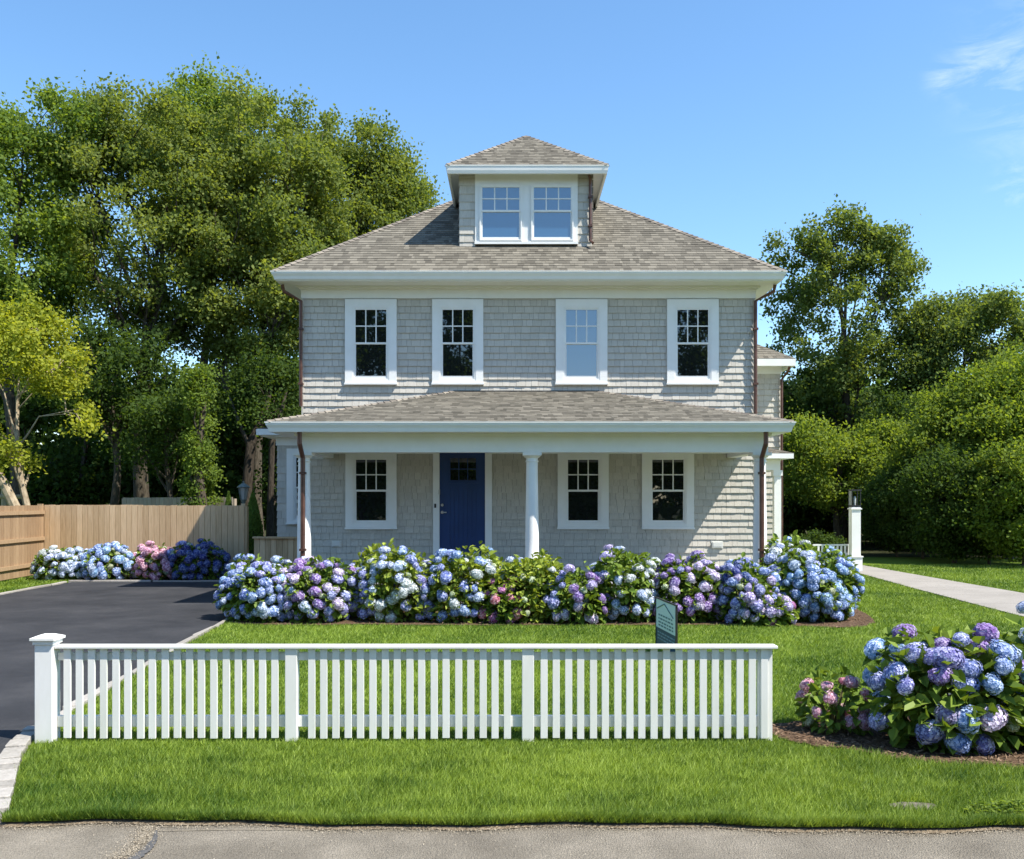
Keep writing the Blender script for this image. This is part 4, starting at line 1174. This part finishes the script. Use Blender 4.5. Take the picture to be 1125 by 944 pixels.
def hydrangea(cx, cy, rx, ry, h, nheads, pal, seed, label, group, hs=.085, leafL=.11, nleaf=1500, lm='lf_hyd', hi=False, lowflowers=True, mind=.13):
    rs = np.random.RandomState(seed); rr = random.Random(seed)
    root = empty('hydrangea', (cx, cy, 0), label, 'shrub', group)
    ph = rs.rand(8) * 6.28
    def rad(th, el):
        return 1 + .10 * np.sin(2 * th + ph[0]) + .08 * np.sin(3 * th + 2 * el + ph[1]) + .07 * np.sin(5 * th + ph[2]) * np.cos(4 * el + ph[3]) + .04 * np.sin(9 * th + 7 * el + ph[4])
    def pos(th, el, k):
        r = rad(th, el) * k
        # dome wider at one third height
        x = np.cos(th) * np.cos(el) ** .7 * rx * r; y = np.sin(th) * np.cos(el) ** .7 * ry * r
        z = h * (.30 + .70 * np.sin(el)) * np.where(el > 0, .25 + .75 * r, 1)
        return x, y, z
    # leaves
    n = nleaf
    th = rs.rand(n) * 2 * np.pi; el = np.arcsin(rs.uniform(-.38, 1, n)); k = 1 - .38 * rs.rand(n) ** 1.5
    x, y, z = pos(th, el, k)
    z = np.where(el < 0, h * (.30 + .75 * np.sin(el)), z); 
    shrink = np.where(el < 0, 1 + .55 * np.sin(el), 1); x *= shrink; y *= shrink
    z = np.maximum(z, .05)
    c = np.stack([x, y, z], 1)
    out = np.stack([np.cos(th) * np.cos(el), np.sin(th) * np.cos(el), np.sin(el) * .6], 1)
    d = nrmz(out + rs.normal(0, .55, (n, 3)) - np.array([0, 0, .18])); 
    nn_ = nrmz(out * .6 + np.array([0, 0, .8]) + rs.normal(0, .35, (n, 3)))
    L = leafL * rs.uniform(.65, 1.25, n); Wd = L * rs.uniform(.58, .75, n)
    v = ovates(c + np.array([cx, cy, 0]), d, nn_, L, Wd)
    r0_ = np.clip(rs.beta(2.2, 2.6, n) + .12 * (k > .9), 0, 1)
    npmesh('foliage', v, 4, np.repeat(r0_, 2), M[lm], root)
    # stems
    mb = MB()
    for i in range(14):
        a = rr.uniform(0, 6.28); q = rr.uniform(.35, .8); zz = h * rr.uniform(.5, .85)
        mb.tube([(cx + .1 * math.cos(a), cy + .1 * math.sin(a), 0), (cx + rx * q * .5 * math.cos(a), cy + ry * q * .5 * math.sin(a), zz * .5), (cx + rx * q * math.cos(a), cy + ry * q * math.sin(a), zz)], [.011, .009, .005], 5)
    mb.build('stems', M['stem'], root)
    # flower heads
    seeds = [(rr.uniform(0, 6.28), rr.uniform(-.2, 1.2), rr.choice(pal)) for _ in range(9)]
    placed = []; tries = 0; cnt = 0
    while cnt < nheads and tries < 9000:
        tries += 1
        # bias: sides and front hold most heads
        tt = rr.uniform(0, 6.28); ee = math.asin(rr.uniform(-.28, .985))
        if rr.random() < .35: tt = -math.pi / 2 + rr.uniform(-1.5, 1.5)
        x_, y_, z_ = [float(q) for q in pos(np.float64(tt), np.float64(ee), 1.02)]
        if ee < 0:
            s_ = 1 + .5 * math.sin(ee); x_ *= s_; y_ *= s_; z_ = h * (.30 + .75 * math.sin(ee))
        s = hs * rr.choice([.72, .86, .95, 1.0, 1.05, 1.12]) * rr.uniform(.92, 1.08)
        z_ = max(z_, s * 1.1)
        p = Vector((x_, y_, z_))
        if any((p - q).length < mind * (.75 if rr.random() < .3 else 1) for q in placed): continue
        placed.append(p)
        # colour from the nearest patch
        key = min(seeds, key=lambda g: (math.sin((g[0] - tt) / 2)) ** 2 * 2 + (g[1] - ee) ** 2)[2] if rr.random() < .78 else rr.choice(pal)
        if rr.random() < .05: key = 'cream'; s *= .6
        col = PAL[key]; f_ = rr.uniform(.85, 1.12)
        o = bpy.data.objects.new('flower_head', (HEADS_HI if hi else HEADS)[rr.randrange(3)])
        C.objects.link(o); o.parent = root
        o.location = p
        nv = Vector((math.cos(tt) * math.cos(ee), math.sin(tt) * math.cos(ee), max(.15, math.sin(ee)) + .3)).normalized()
        q = nv.to_track_quat('Z', 'Y').to_euler(); q.rotate_axis('Z', rr.uniform(0, 6.28)); o.rotation_euler = q
        o.scale = (s * rr.uniform(.92, 1.12), s * rr.uniform(.92, 1.12), s * rr.uniform(.76, .98))
        o.color = (min(1, col[0] * f_), min(1, col[1] * f_), min(1, col[2] * f_), 1)
        cnt += 1
    return root
def Hrow(pxc, hwpx, top, d, nh, pal, seed, label, **k):
    nh = int(nh * 1.08); k.setdefault('hs', .084); k.setdefault('mind', .118); k['nleaf'] = int(k.get('nleaf', 1500) * 1.3)
    s = FPX / d
    hydrangea((pxc - 562.5) / s, d, hwpx / s, k.pop('ry', .62), pz(top, d) - .04, nh, pal, seed, label, k.pop('group', GROUP_H['row']), **k)
Hrow(288, 40, 616, 14.95, 85, ['pale', 'blue', 'sky', 'pale', 'peri', 'blue'], 1, 'leftmost hydrangea of the porch row, pale blue heads beside the driveway')
Hrow(346, 44, 617, 14.9, 82, ['lav', 'purple', 'peri', 'lilac', 'pale'], 2, 'lavender and purple hydrangea left of the porch window')
Hrow(432, 50, 604, 15.0, 80, ['pale', 'blue', 'white', 'peri'], 3, 'tall pale blue hydrangea with leafy green top below the left porch window', lm='lf_hydl', nleaf=2000)
Hrow(513, 48, 605, 14.9, 72, ['pale', 'blue', 'blue', 'sky', 'white'], 4, 'blue hydrangea with bright green top shoots in front of the navy door', lm='lf_hydl', nleaf=1700)
Hrow(552, 24, 636, 14.6, 26, ['magenta', 'purple', 'magenta', 'rose'], 5, 'small magenta and purple hydrangea just right of the navy door', ry=.4, nleaf=600)
Hrow(590, 42, 611, 14.9, 24, ['white', 'cream', 'pale', 'cream'], 6, 'mostly green hydrangea with few cream buds under the middle column', lm='lf_hydl', nleaf=2000, hs=.062)
Hrow(636, 36, 624, 14.6, 34, ['peri', 'lav', 'purple', 'lilac'], 7, 'low violet blue hydrangea right of the middle column', ry=.45, nleaf=700)
Hrow(687, 48, 606, 15.0, 72, ['pale', 'white', 'pale', 'lav'], 8, 'tall hydrangea with white and pale blue heads between the right porch windows', nleaf=2000)
Hrow(757, 42, 614, 14.9, 72, ['purple', 'lav', 'peri', 'lilac', 'purple'], 9, 'purple hydrangea directly behind the yard sign, below the rightmost porch window')
Hrow(818, 42, 620, 14.8, 78, ['peri', 'deep', 'lav', 'blue'], 10, 'violet blue hydrangea with lavender heads by the right downspout')
Hrow(890, 46, 606, 15.1, 100, ['sky', 'blue', 'blue', 'pale', 'peri'], 11, 'large bright blue hydrangea at the right end of the porch row', ry=.8, nleaf=2300)
Hrow(868, 34, 592, 16.3, 40, ['white', 'pale', 'pale', 'sky'], 21, 'pale headed hydrangea rising behind the large blue one near the side porch', nleaf=1300)
Hrow(842, 26, 652, 14.3, 26, ['lav', 'lilac', 'magenta', 'lav'], 22, 'low lavender and pink hydrangea at the mulch edge near the right end of the row', ry=.35, nleaf=500)
for args in ((70, 27, 602, 22.3, 60, ['white', 'pale', 'pale'], 12, 'leftmost fence hydrangea, nearly white heads'),
             (121, 27, 600, 22.2, 60, ['blue', 'sky', 'blue', 'pale'], 13, 'light blue hydrangea left of the pink one along the tan fence'),
             (170, 25, 600, 22.3, 62, ['pink', 'pink', 'lilac', 'pink'], 14, 'pink hydrangea against the tan fence at the driveway end'),
             (219, 33, 597, 22.3, 72, ['deep', 'deep', 'peri'], 15, 'dark blue hydrangea at the right end of the tan fence')):
    Hrow(*args, ry=.5, group=GROUP_H['back'], nleaf=900, hs=.10, mind=.14)
hydrangea(px(1048, 7.35), 7.35, .54, .50, .83, 56, ['peri', 'lav', 'blue', 'purple', 'peri', 'lilac', 'sky'], 16, 'large near hydrangea with purple and blue heads in the right mulch bed', GROUP_H['near'], hs=.090, leafL=.125, nleaf=1200, hi=True, mind=.135)
hydrangea(px(1168, 7.5), 7.5, .44, .45, .90, 30, ['sky', 'blue', 'pale'], 17, 'blue hydrangea cut off by the right edge of the photo', GROUP_H['near'], hs=.085, leafL=.13, nleaf=700, hi=True, mind=.15)
hydrangea(px(917, 7.75), 7.75, .27, .26, .47, 15, ['pink', 'rose', 'pink'], 18, 'small sparse pink hydrangea just right of the picket fence end', GROUP_H['near'], hs=.062, leafL=.085, nleaf=300, hi=True, mind=.10)

# ------------------------------------------------------------------ trees
def tree(name, label, x, y, h, lobes, K, nl, leaf, lm, seed, tr=.22, bark='bark', group=None, crc=.75, lean=(0, 0), flat=.8, trunk_top=None, hollow=.62, cat='tree', limbs=12, sides=7, fork=.25):
    rs = np.random.RandomState(seed); rr = random.Random(seed)
    root = empty(name, (x, y, 0), label, cat, group)
    K = int(K * 1.5); nl = int(nl * 1.25); crc = crc * .82 if not name.startswith('background') else crc; leaf = leaf * .69 if not name.startswith('background') else leaf
    lob = np.array(lobes, float)
    vol = np.prod(lob[:, 3:6], axis=1) ** .8
    li = rs.choice(len(lob), K, p=vol / vol.sum())
    dr = nrmz(rs.normal(0, 1, (K, 3)))
    rad = hollow + (1 - hollow) * rs.rand(K) ** .6
    cc = lob[li, :3] + dr * lob[li, 3:6] * rad[:, None]
    cc[:, 2] = np.maximum(cc[:, 2], .5)
    cr = crc * rs.uniform(.55, 1.25, K)
    tone = rs.rand(K)
    # leaves
    idx = np.repeat(np.arange(K), np.maximum(8, (nl * (cr / crc) ** 2).astype(int)))
    n = len(idx)
    off = rs.normal(0, .5, (n, 3)); 
    off[:, 2] *= flat
    c = cc[idx] + off * cr[idx][:, None]
    c[:, 2] = np.maximum(c[:, 2], .15)
    nn_ = nrmz(rs.normal(0, .75, (n, 3)) + np.array([.15, -.1, .75]))
    d = nrmz(rs.normal(0, 1, (n, 3)) - np.array([0, 0, .5]))
    L = leaf * rs.uniform(.7, 1.35, n); Wd = L * rs.uniform(.6, .9, n)
    v = diamonds(c, d, nn_, L, Wd)
    npmesh('crown', v, 4, np.clip(.5 * tone[idx] + .5 * rs.beta(2.4, 2.6, n), 0, 1), M[lm], root)
    # trunk and limbs
    mb = MB()
    tt_ = trunk_top or h * .8
    base = Vector((x, y, -.1)); top = Vector((x + lean[0], y + lean[1], tt_))
    cz = float(np.mean(cc[:, 2]))
    def tp(f): 
        p = base.lerp(top, f); w = h * .012
        return p + Vector((math.sin(f * 7 + seed) * w, math.cos(f * 5 + seed) * w, 0))
    fs_ = [0, .02, .06, .15, .3, .45, .6, .75, .9, 1]
    mb.tube([tp(f) for f in fs_], [tr * 1.5 if f == 0 else tr * (1.2 if f < .03 else 1) * (1 - f * .85) for f in fs_], sides + 2)
    seeds = rs.choice(K, min(limbs, K), replace=False)
    own = np.argmin(((cc[:, None, :] - cc[seeds][None]) ** 2).sum(2), axis=1)
    for j, sidx in enumerate(seeds):
        g = Vector(cc[sidx]); f = min(.93, max(fork, (g.z - .35 * (g - top).length) / tt_ * rr.uniform(.65, .9)))
        s0 = tp(f); mid = s0.lerp(g, .5) + Vector((rr.uniform(-.3, .3), rr.uniform(-.3, .3), rr.uniform(0, .5)))
        r0_ = tr * (1 - f * .85) * .55
        mb.tube([s0, s0.lerp(mid, .5) + Vector((0, 0, -.05)), mid, g], [r0_, r0_ * .8, r0_ * .55, .015], 5)
        mem = [q for q in np.where(own == j)[0] if q != sidx]
        rr.shuffle(mem)
        for q in mem[:7]:
            t_ = Vector(cc[q]); a_ = mid.lerp(g, rr.uniform(0, .7))
            m2 = a_.lerp(t_, .55) + Vector((rr.uniform(-.15, .15), rr.uniform(-.15, .15), .12))
            mb.tube([a_, m2, t_], [r0_ * .35 + .008, r0_ * .2 + .007, .006], 4, cap=False)
    mb.build('trunk', M[bark], root, smooth=True)
    return root

def T(pc, top, bot, hw, d, ry=None, extra=()):
    """main lobe from pixel extents at distance d"""
    s = FPX / d; zt_, zb_ = pz(top, d), max(.25, pz(bot, d)); rx = hw / s
    l = [(px(pc, d), d, (zt_ + zb_) / 2, rx * .88, ry or rx * .9, (zt_ - zb_) / 2 * .93)]
    for (a, b, w, hh) in extra: l.append((px(a, d), d, pz(b, d), w / s, w / s, hh / s))
    return px(pc, d), d, zt_, l
GL = 'trees behind the wooden fence'
x, y, h, l = T(15, 118, 400, 95, 31, 3.0, [(70, 150, 45, 40)])
tree('maple_tree', 'light green tall maple at the left edge behind the wooden fence', x, y, h, l, 140, 340, .17, 'lf_mid', 101, .28, group=GL)
x, y, h, l = T(150, 124, 380, 95, 32, 3.2, [(165, 142, 60, 45), (120, 157, 50, 40), (195, 210, 70, 60), (205, 330, 60, 60)])
tree('maple_tree', 'broad olive green maple with sky gaps, second from the left behind the fence', x, y, h, l, 105, 330, .17, 'lf_olive', 102, .30, group=GL, lean=(.8, 0))
x, y, h, l = T(225, 100, 300, 68, 37, 2.6, [(215, 113, 32, 26), (262, 122, 32, 22)])
tree('maple_tree', 'tallest tree whose bright green top peeks above the olive maples', x, y, h, l, 90, 330, .17, 'lf_mid', 103, .28, group=GL)
x, y, h, l = T(290, 118, 420, 92, 33, 3.2, [(300, 145, 65, 45), (265, 230, 60, 60), (335, 230, 50, 60), (250, 340, 75, 60), (300, 300, 50, 60)])
tree('maple_tree', 'large dense olive maple beside the house roof, trunk forked near the lantern', x, y, h, l, 165, 350, .17, 'lf_olive', 104, .22, group=GL, lean=(-.4, 0))
x, y, h, l = T(355, 145, 400, 70, 36, 2.6, [(385, 165, 45, 35)])
tree('maple_tree', 'olive maple rising just behind the left hip of the main roof', x, y, h, l, 105, 330, .17, 'lf_olive', 105, .26, group=GL)
x, y, h, l = T(428, 172, 400, 50, 37, 2.2, [(440, 205, 38, 32), (415, 190, 35, 25)])
tree('maple_tree', 'smaller round topped tree nearest the dormer on its left', x, y, h, l, 85, 320, .17, 'lf_olive', 106, .22, group=GL)
# understorey behind the fence, its deep shade put into the leaf colour
x, y, h, l = T(125, 345, 470, 60, 30, 2.0, [(90, 400, 40, 25), (165, 395, 45, 22), (120, 440, 55, 20)])
tree('understorey_tree', 'shade-darkened green understorey tree between the pale young tree and the ivy trunk', x, y, h, l, 40, 240, .16, 'lf_dark_shade', 111, .18, group=GL)
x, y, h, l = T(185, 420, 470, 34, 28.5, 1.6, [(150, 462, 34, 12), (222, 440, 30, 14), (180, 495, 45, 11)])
tree('understorey_tree', 'low shade-darkened leafy tree with drooping boughs above the middle of the fence', x, y, h, l, 20, 200, .15, 'lf_dark_shade', 112, .14, group=GL)
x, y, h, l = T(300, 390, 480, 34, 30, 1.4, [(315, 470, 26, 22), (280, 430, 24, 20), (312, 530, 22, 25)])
tree('understorey_tree', 'shaded understorey tree between the carriage lantern and the house', x, y, h, l, 32, 230, .15, 'lf_dark_shade', 113, .14, group=GL)
# ivy covered trunk
x = px(222, 27)
tree('ivy_trunk', 'tree trunk wrapped in bright green ivy above the fence', x, 27.0, 6.5, [(x, 27, 1.9, .38, .35, 1.4), (x - .1, 27, 4.2, .3, .3, 1.6)], 46, 200, .11, 'lf_mid', 114, .24, group=GL, crc=.36, limbs=4, hollow=.7, trunk_top=5.4)
# bare grey trunks near the lantern
for i, (a, b, r_) in enumerate(((268, 285, .17), (296, 303, .10))):
    mb = MB(); d_ = 29.0
    x0 = px(a, d_); x1 = px(b, d_)
    root = empty('bare_trunk', (x0, d_, 0), ('thick leaning grey trunk behind the carriage lantern', 'thinner grey trunk right beside the thick leaning one')[i], 'tree trunk', GL)
    mb.tube([(x0, d_, -.1), (x0 + (x1 - x0) * .15, d_, 2.0), (x0 + (x1 - x0) * .45, d_, 3.6), (x1 + .1, d_ + .3, 4.6), (x1 + .2, d_ + .6, 5.3)], [r_ * 1.3, r_, r_ * .85, r_ * .65, r_ * .25], 9)
    mb.build('trunk', M['darkbark'], root, smooth=True)
# pale young yellow tree at the left
d_ = 25.0
root = tree('young_tree', 'yellow green young tree with pale forked trunk above the fence at the far left', px(38, d_), d_, 7.4,
            [(px(35, d_), d_, pz(395, d_), 1.55, 1.3, 1.15), (px(15, d_), d_, pz(375, d_), 1.2, 1.1, 1.0), (px(80, d_), d_, pz(445, d_), .6, .6, .7), (px(0, d_), d_, pz(500, d_), .9, .9, .8)],
            46, 210, .14, 'lf_yellow', 120, .13, bark='palebark', group=GL, crc=.5, lean=(-.55, 0), trunk_top=5.2, limbs=9, fork=.42)
mb = MB(); mb.tube([(px(35, d_), d_ - .4, 1.2), (px(15, d_), d_ - .5, 2.3), (px(-5, d_), d_ - .5, 3.1), (px(-20, d_), d_ - .5, 3.3)], [.14, .12, .11, .09], 8)
o = mb.build('leaning_branch', M['palebark'], root, smooth=True)
# dark mass of far trees that closes the view at ground level
BACK = [(-31, 40, 8, 3.4), (-26.5, 38, 8, 3.4), (-22, 41, 8.5, 3.5), (-17.6, 39, 8, 3.2), (-13.2, 41, 8, 3.4), (-9, 39, 8, 3.2), (-5, 41, 7.5, 3.3)]
BL = ['at the far left edge behind the pale young tree', 'just right of the pale young tree trunk', 'left of the middle of the tan fence', 'behind the middle of the tan fence', 'behind the ivy wrapped trunk', 'behind the carriage lantern', 'behind the left side wing of the house']
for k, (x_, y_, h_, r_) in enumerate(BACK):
    tree('background_tree', 'dark shaded background tree ' + BL[k], x_, y_, h_, [(x_, y_, h_ * .50, r_, 2.0, h_ * .46)], 50, 230, .22, 'lf_dark_shade', 200 + k, .2, group='dark trees far behind the fence', limbs=5, crc=1.0)

GR = 'trees along the right side of the lawn'
x, y, h, l = T(930, 242, 440, 74, 40, 2.6, [(930, 272, 58, 38), (900, 300, 45, 40), (965, 300, 45, 45), (890, 400, 55, 55), (955, 420, 60, 60), (870, 270, 25, 20), (866, 335, 22, 25), (993, 275, 20, 22)])
tree('oak_tree', 'tall airy oak with sky showing through its crown right of the house', x, y, h, l, 175, 140, .20, 'lf_right', 301, .26, group=GR, crc=.62, limbs=16)
x, y, h, l = T(1058, 330, 520, 74, 39, 2.7, [(1060, 365, 70, 40), (1000, 400, 40, 40)])
tree('oak_tree', 'round topped dense oak at the right, just right of the tall airy oak', x, y, h, l, 120, 330, .18, 'lf_right', 302, .25, group=GR)
x, y, h, l = T(1105, 405, 600, 95, 30, 2.6, [(1080, 470, 70, 60), (1030, 520, 50, 50), (1130, 440, 60, 60)])
tree('laurel_tree', 'golden green bushy tree filling the right edge above the hedge', x, y, h, l, 150, 330, .15, 'lf_gold', 303, .16, group=GR, trunk_top=4)
x, y, h, l = T(920, 470, 560, 66, 36, 2.2, [(975, 495, 45, 32), (880, 490, 30, 30)])
tree('maple_tree', 'low bright green maple with wide boughs behind the right lamp post', x, y, h, l, 80, 300, .16, 'lf_gold', 304, .16, group=GR)
x, y, h, l = T(885, 400, 600, 42, 42, 2.2)
tree('cedar_tree', 'dark evergreen next to the rear of the house on the right', x, y, h, l, 75, 300, .2, 'lf_dark_shade', 305, .2, group=GR)
x, y, h, l = T(1000, 430, 600, 60, 37, 2.2)
tree('understorey_tree', 'shaded dark tree between the lamp post and the golden bushy tree', x, y, h, l, 80, 310, .17, 'lf_dark_shade', 306, .16, group=GR)
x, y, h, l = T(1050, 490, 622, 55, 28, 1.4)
tree('hedge_shrub', 'tall shady hedge shrub at the lawn edge, left one of the right hand pair', x, y, h, l, 66, 300, .13, 'lf_dark_shade', 307, .07, group=GR, crc=.55, cat='shrub', trunk_top=2.5)
x, y, h, l = T(1125, 480, 630, 60, 26.5, 1.4)
tree('hedge_shrub', 'tall shady hedge shrub running out of the photo at the right edge', x, y, h, l, 66, 300, .13, 'lf_gold', 308, .07, group=GR, crc=.55, cat='shrub', trunk_top=2.5)
BR = [(10.5, 47, 7.5, 3.2, 'directly behind the side porch post'), (15.2, 46, 8, 3.4, 'between the side porch and the right lamp post'), (19.8, 45, 8, 3.3, 'directly behind the right lamp post'),
      (24.5, 44, 8, 3.4, 'right of the right lamp post'), (13, 42, 4.5, 2.6, 'low and rounded, left of the right lamp post'), (17.5, 40, 5, 2.7, 'low and rounded, just right of the lamp post lantern'),
      (21, 36.5, 5, 2.5, 'low, behind the bend of the lawn'), (18.0, 34.0, 3.6, 1.9, 'lowest one, nearest to the end of the walkway'), (29, 43, 8, 3.4, 'behind the golden green tree at the right edge')]
for k_, (pc_, t_, hw_, d_h, lb) in enumerate(((985, 520, 45, 31.5, 'shady hedge shrub at the lawn edge straight behind the walkway'), (1015, 500, 50, 30, 'shady hedge shrub between the walkway end and the taller pair'), (1088, 500, 48, 27.5, 'shady hedge shrub with thin stems standing between the taller pair'))):
    x, y, h, l = T(pc_, t_, 625, hw_, d_h, 1.3)
    tree('hedge_shrub', lb, x, y, h, l, 50, 280, .13, 'lf_dark_shade', 330 + k_, .05, group=GR, crc=.5, cat='shrub', trunk_top=2.2)
for k, (x_, y_, h_, r_, lb) in enumerate(BR):
    tree('background_tree', 'dark background tree ' + lb, x_, y_, h_, [(x_, y_, h_ * .47, r_, 2.0, h_ * .46)], 50, 230, .2, 'lf_dark_shade', 400 + k, .2, group='dark trees closing the right side', limbs=5, crc=1.0)
# distant wood that reads as one mass on the horizon
rs = np.random.RandomState(77); n = 60000
xx_ = rs.uniform(-75, 85, n); yy_ = rs.uniform(58, 64, n); zz_ = rs.rand(n) ** .8 * (8.5 + 1.5 * np.sin(xx_ * .35) + 1.2 * np.sin(xx_ * .9 + 1))
v = diamonds(np.stack([xx_, yy_, zz_], 1), rs.normal(0, 1, (n, 3)), nrmz(rs.normal(0, .7, (n, 3)) + np.array([.2, -.3, .6])), rs.uniform(.5, .9, n), rs.uniform(.35, .6, n))
tag(npmesh('distant_wood', v, 4, rs.rand(n), M['lf_dark_shade']), 'distant dark wood showing through gaps under the nearer trees', 'wood', kind='stuff')
x_ = px(897, 30); mbx = None
tree('low_shrub', 'low rounded dark shrub far back between the side porch and the lamp post', x_, 30, .8, [(x_, 30, .4, .8, .5, .35)], 16, 200, .10, 'lf_dark_shade', 420, .04, group=None, crc=.25, cat='shrub', trunk_top=.4, limbs=3)

# arborvitae
def arborvitae(pxc, top, hwpx, d, seed, label):
    rs = np.random.RandomState(seed); x0 = px(pxc, d); H = pz(top, d); R0 = hwpx * d / FPX
    root = empty('arborvitae', (x0, d, 0), label, 'shrub', 'arborvitae behind the tan fence')
    n = 9000; f = rs.rand(n) ** .8; z = .1 + f * (H - .1); th = rs.rand(n) * 6.28
    r = R0 * np.clip((1 - f ** 2.6), .02, 1) * (.75 + .25 * rs.rand(n)) * (1 + .08 * np.sin(5 * th + z * 6))
    c = np.stack([x0 + r * np.cos(th), d + r * np.sin(th), z], 1)
    out = np.stack([np.cos(th), np.sin(th), np.full(n, .2)], 1)
    dd = nrmz(np.array([0, 0, 1.]) + out * .5 + rs.normal(0, .25, (n, 3)))
    v = diamonds(c, dd, nrmz(out + rs.normal(0, .5, (n, 3))), rs.uniform(.05, .1, n), rs.uniform(.02, .04, n))
    npmesh('foliage', v, 4, np.clip(rs.beta(2, 2, n), 0, 1), M['lf_cedar'], root)
    mb = MB(); mb.tube([(x0, d, -.05), (x0, d, H * .9)], [.05, .01], 6); mb.tube([(x0, d, .1), (x0, d, H * .5), (x0, d, H * .97)], [R0 * .7, R0 * .6, .02], 8); mb.build('stem', M['bark'], root)
arborvitae(278, 540, 12, 24.6, 1, 'tall narrow green arborvitae between the carriage lantern and the house')
arborvitae(251, 541, 8, 25.0, 2, 'arborvitae whose pointed tip shows above the right end of the tan fence')

# weed tuft by the road at lower right
rs = np.random.RandomState(5); n = 420
wx, wy = 3.02, 5.72
root = empty('weed', (wx, wy, 0), 'leafy green weed clump at the road edge in the lower right corner', 'plant')
th = rs.rand(n) * 6.28; r = .26 * np.sqrt(rs.rand(n))
c = np.stack([wx + r * np.cos(th) * 1.2, wy + r * np.sin(th) * .45, .02 + .07 * rs.rand(n) * (1 - r / .3)], 1)
v = ovates(c, nrmz(rs.normal(0, 1, (n, 3)) * np.array([1, 1, .4])), nrmz(rs.normal(0, .3, (n, 3)) + np.array([0, 0, 1])), rs.uniform(.02, .045, n), rs.uniform(.012, .022, n))
npmesh('leaves', v, 4, np.repeat(rs.rand(n), 2), M['lf_mid'], root)

n = 16000
xx_ = rs.uniform(-60, 60, n); yy_ = rs.uniform(-40, -36, n); zz_ = rs.rand(n) ** .8 * 7.5
v = diamonds(np.stack([xx_, yy_, zz_], 1), rs.normal(0, 1, (n, 3)), nrmz(rs.normal(0, .7, (n, 3)) + np.array([.2, .3, .6])), rs.uniform(.7, 1.1, n), rs.uniform(.5, .8, n))
tag(npmesh('far_hedge', v, 4, rs.rand(n), M['lf_dark_shade']), 'dark mass of greenery across the street, mirrored low in the window panes', 'greenery', kind='stuff')
# trees across the street, mirrored in the window panes
GS = 'trees across the street, mirrored in the window panes'
for k, (x_, h_, r_, lb) in enumerate(((-9.5, 17, 4.0, 'tall tree mirrored in the leftmost upper window'), (-3.2, 16, 2.7, 'tall tree mirrored in the second upper window'), (12.0, 17, 4.0, 'tall tree mirrored in the rightmost upper window'),
                                   (4.6, 8.6, 2.6, 'lower tree mirrored at the foot of the third upper window'), (-17, 14, 4, 'tree across the street, outermost on the driveway side'), (20, 13, 4, 'tree across the street, outermost on the walkway side'))):
    tree('street_tree', lb, x_, -23.0, h_, [(x_, -23.0, h_ * .52, r_, 2.2, h_ * .46)], 130, 200, .34, 'lf_dark_shade', 500 + k, .25, group=GS, limbs=6, crc=1.2)
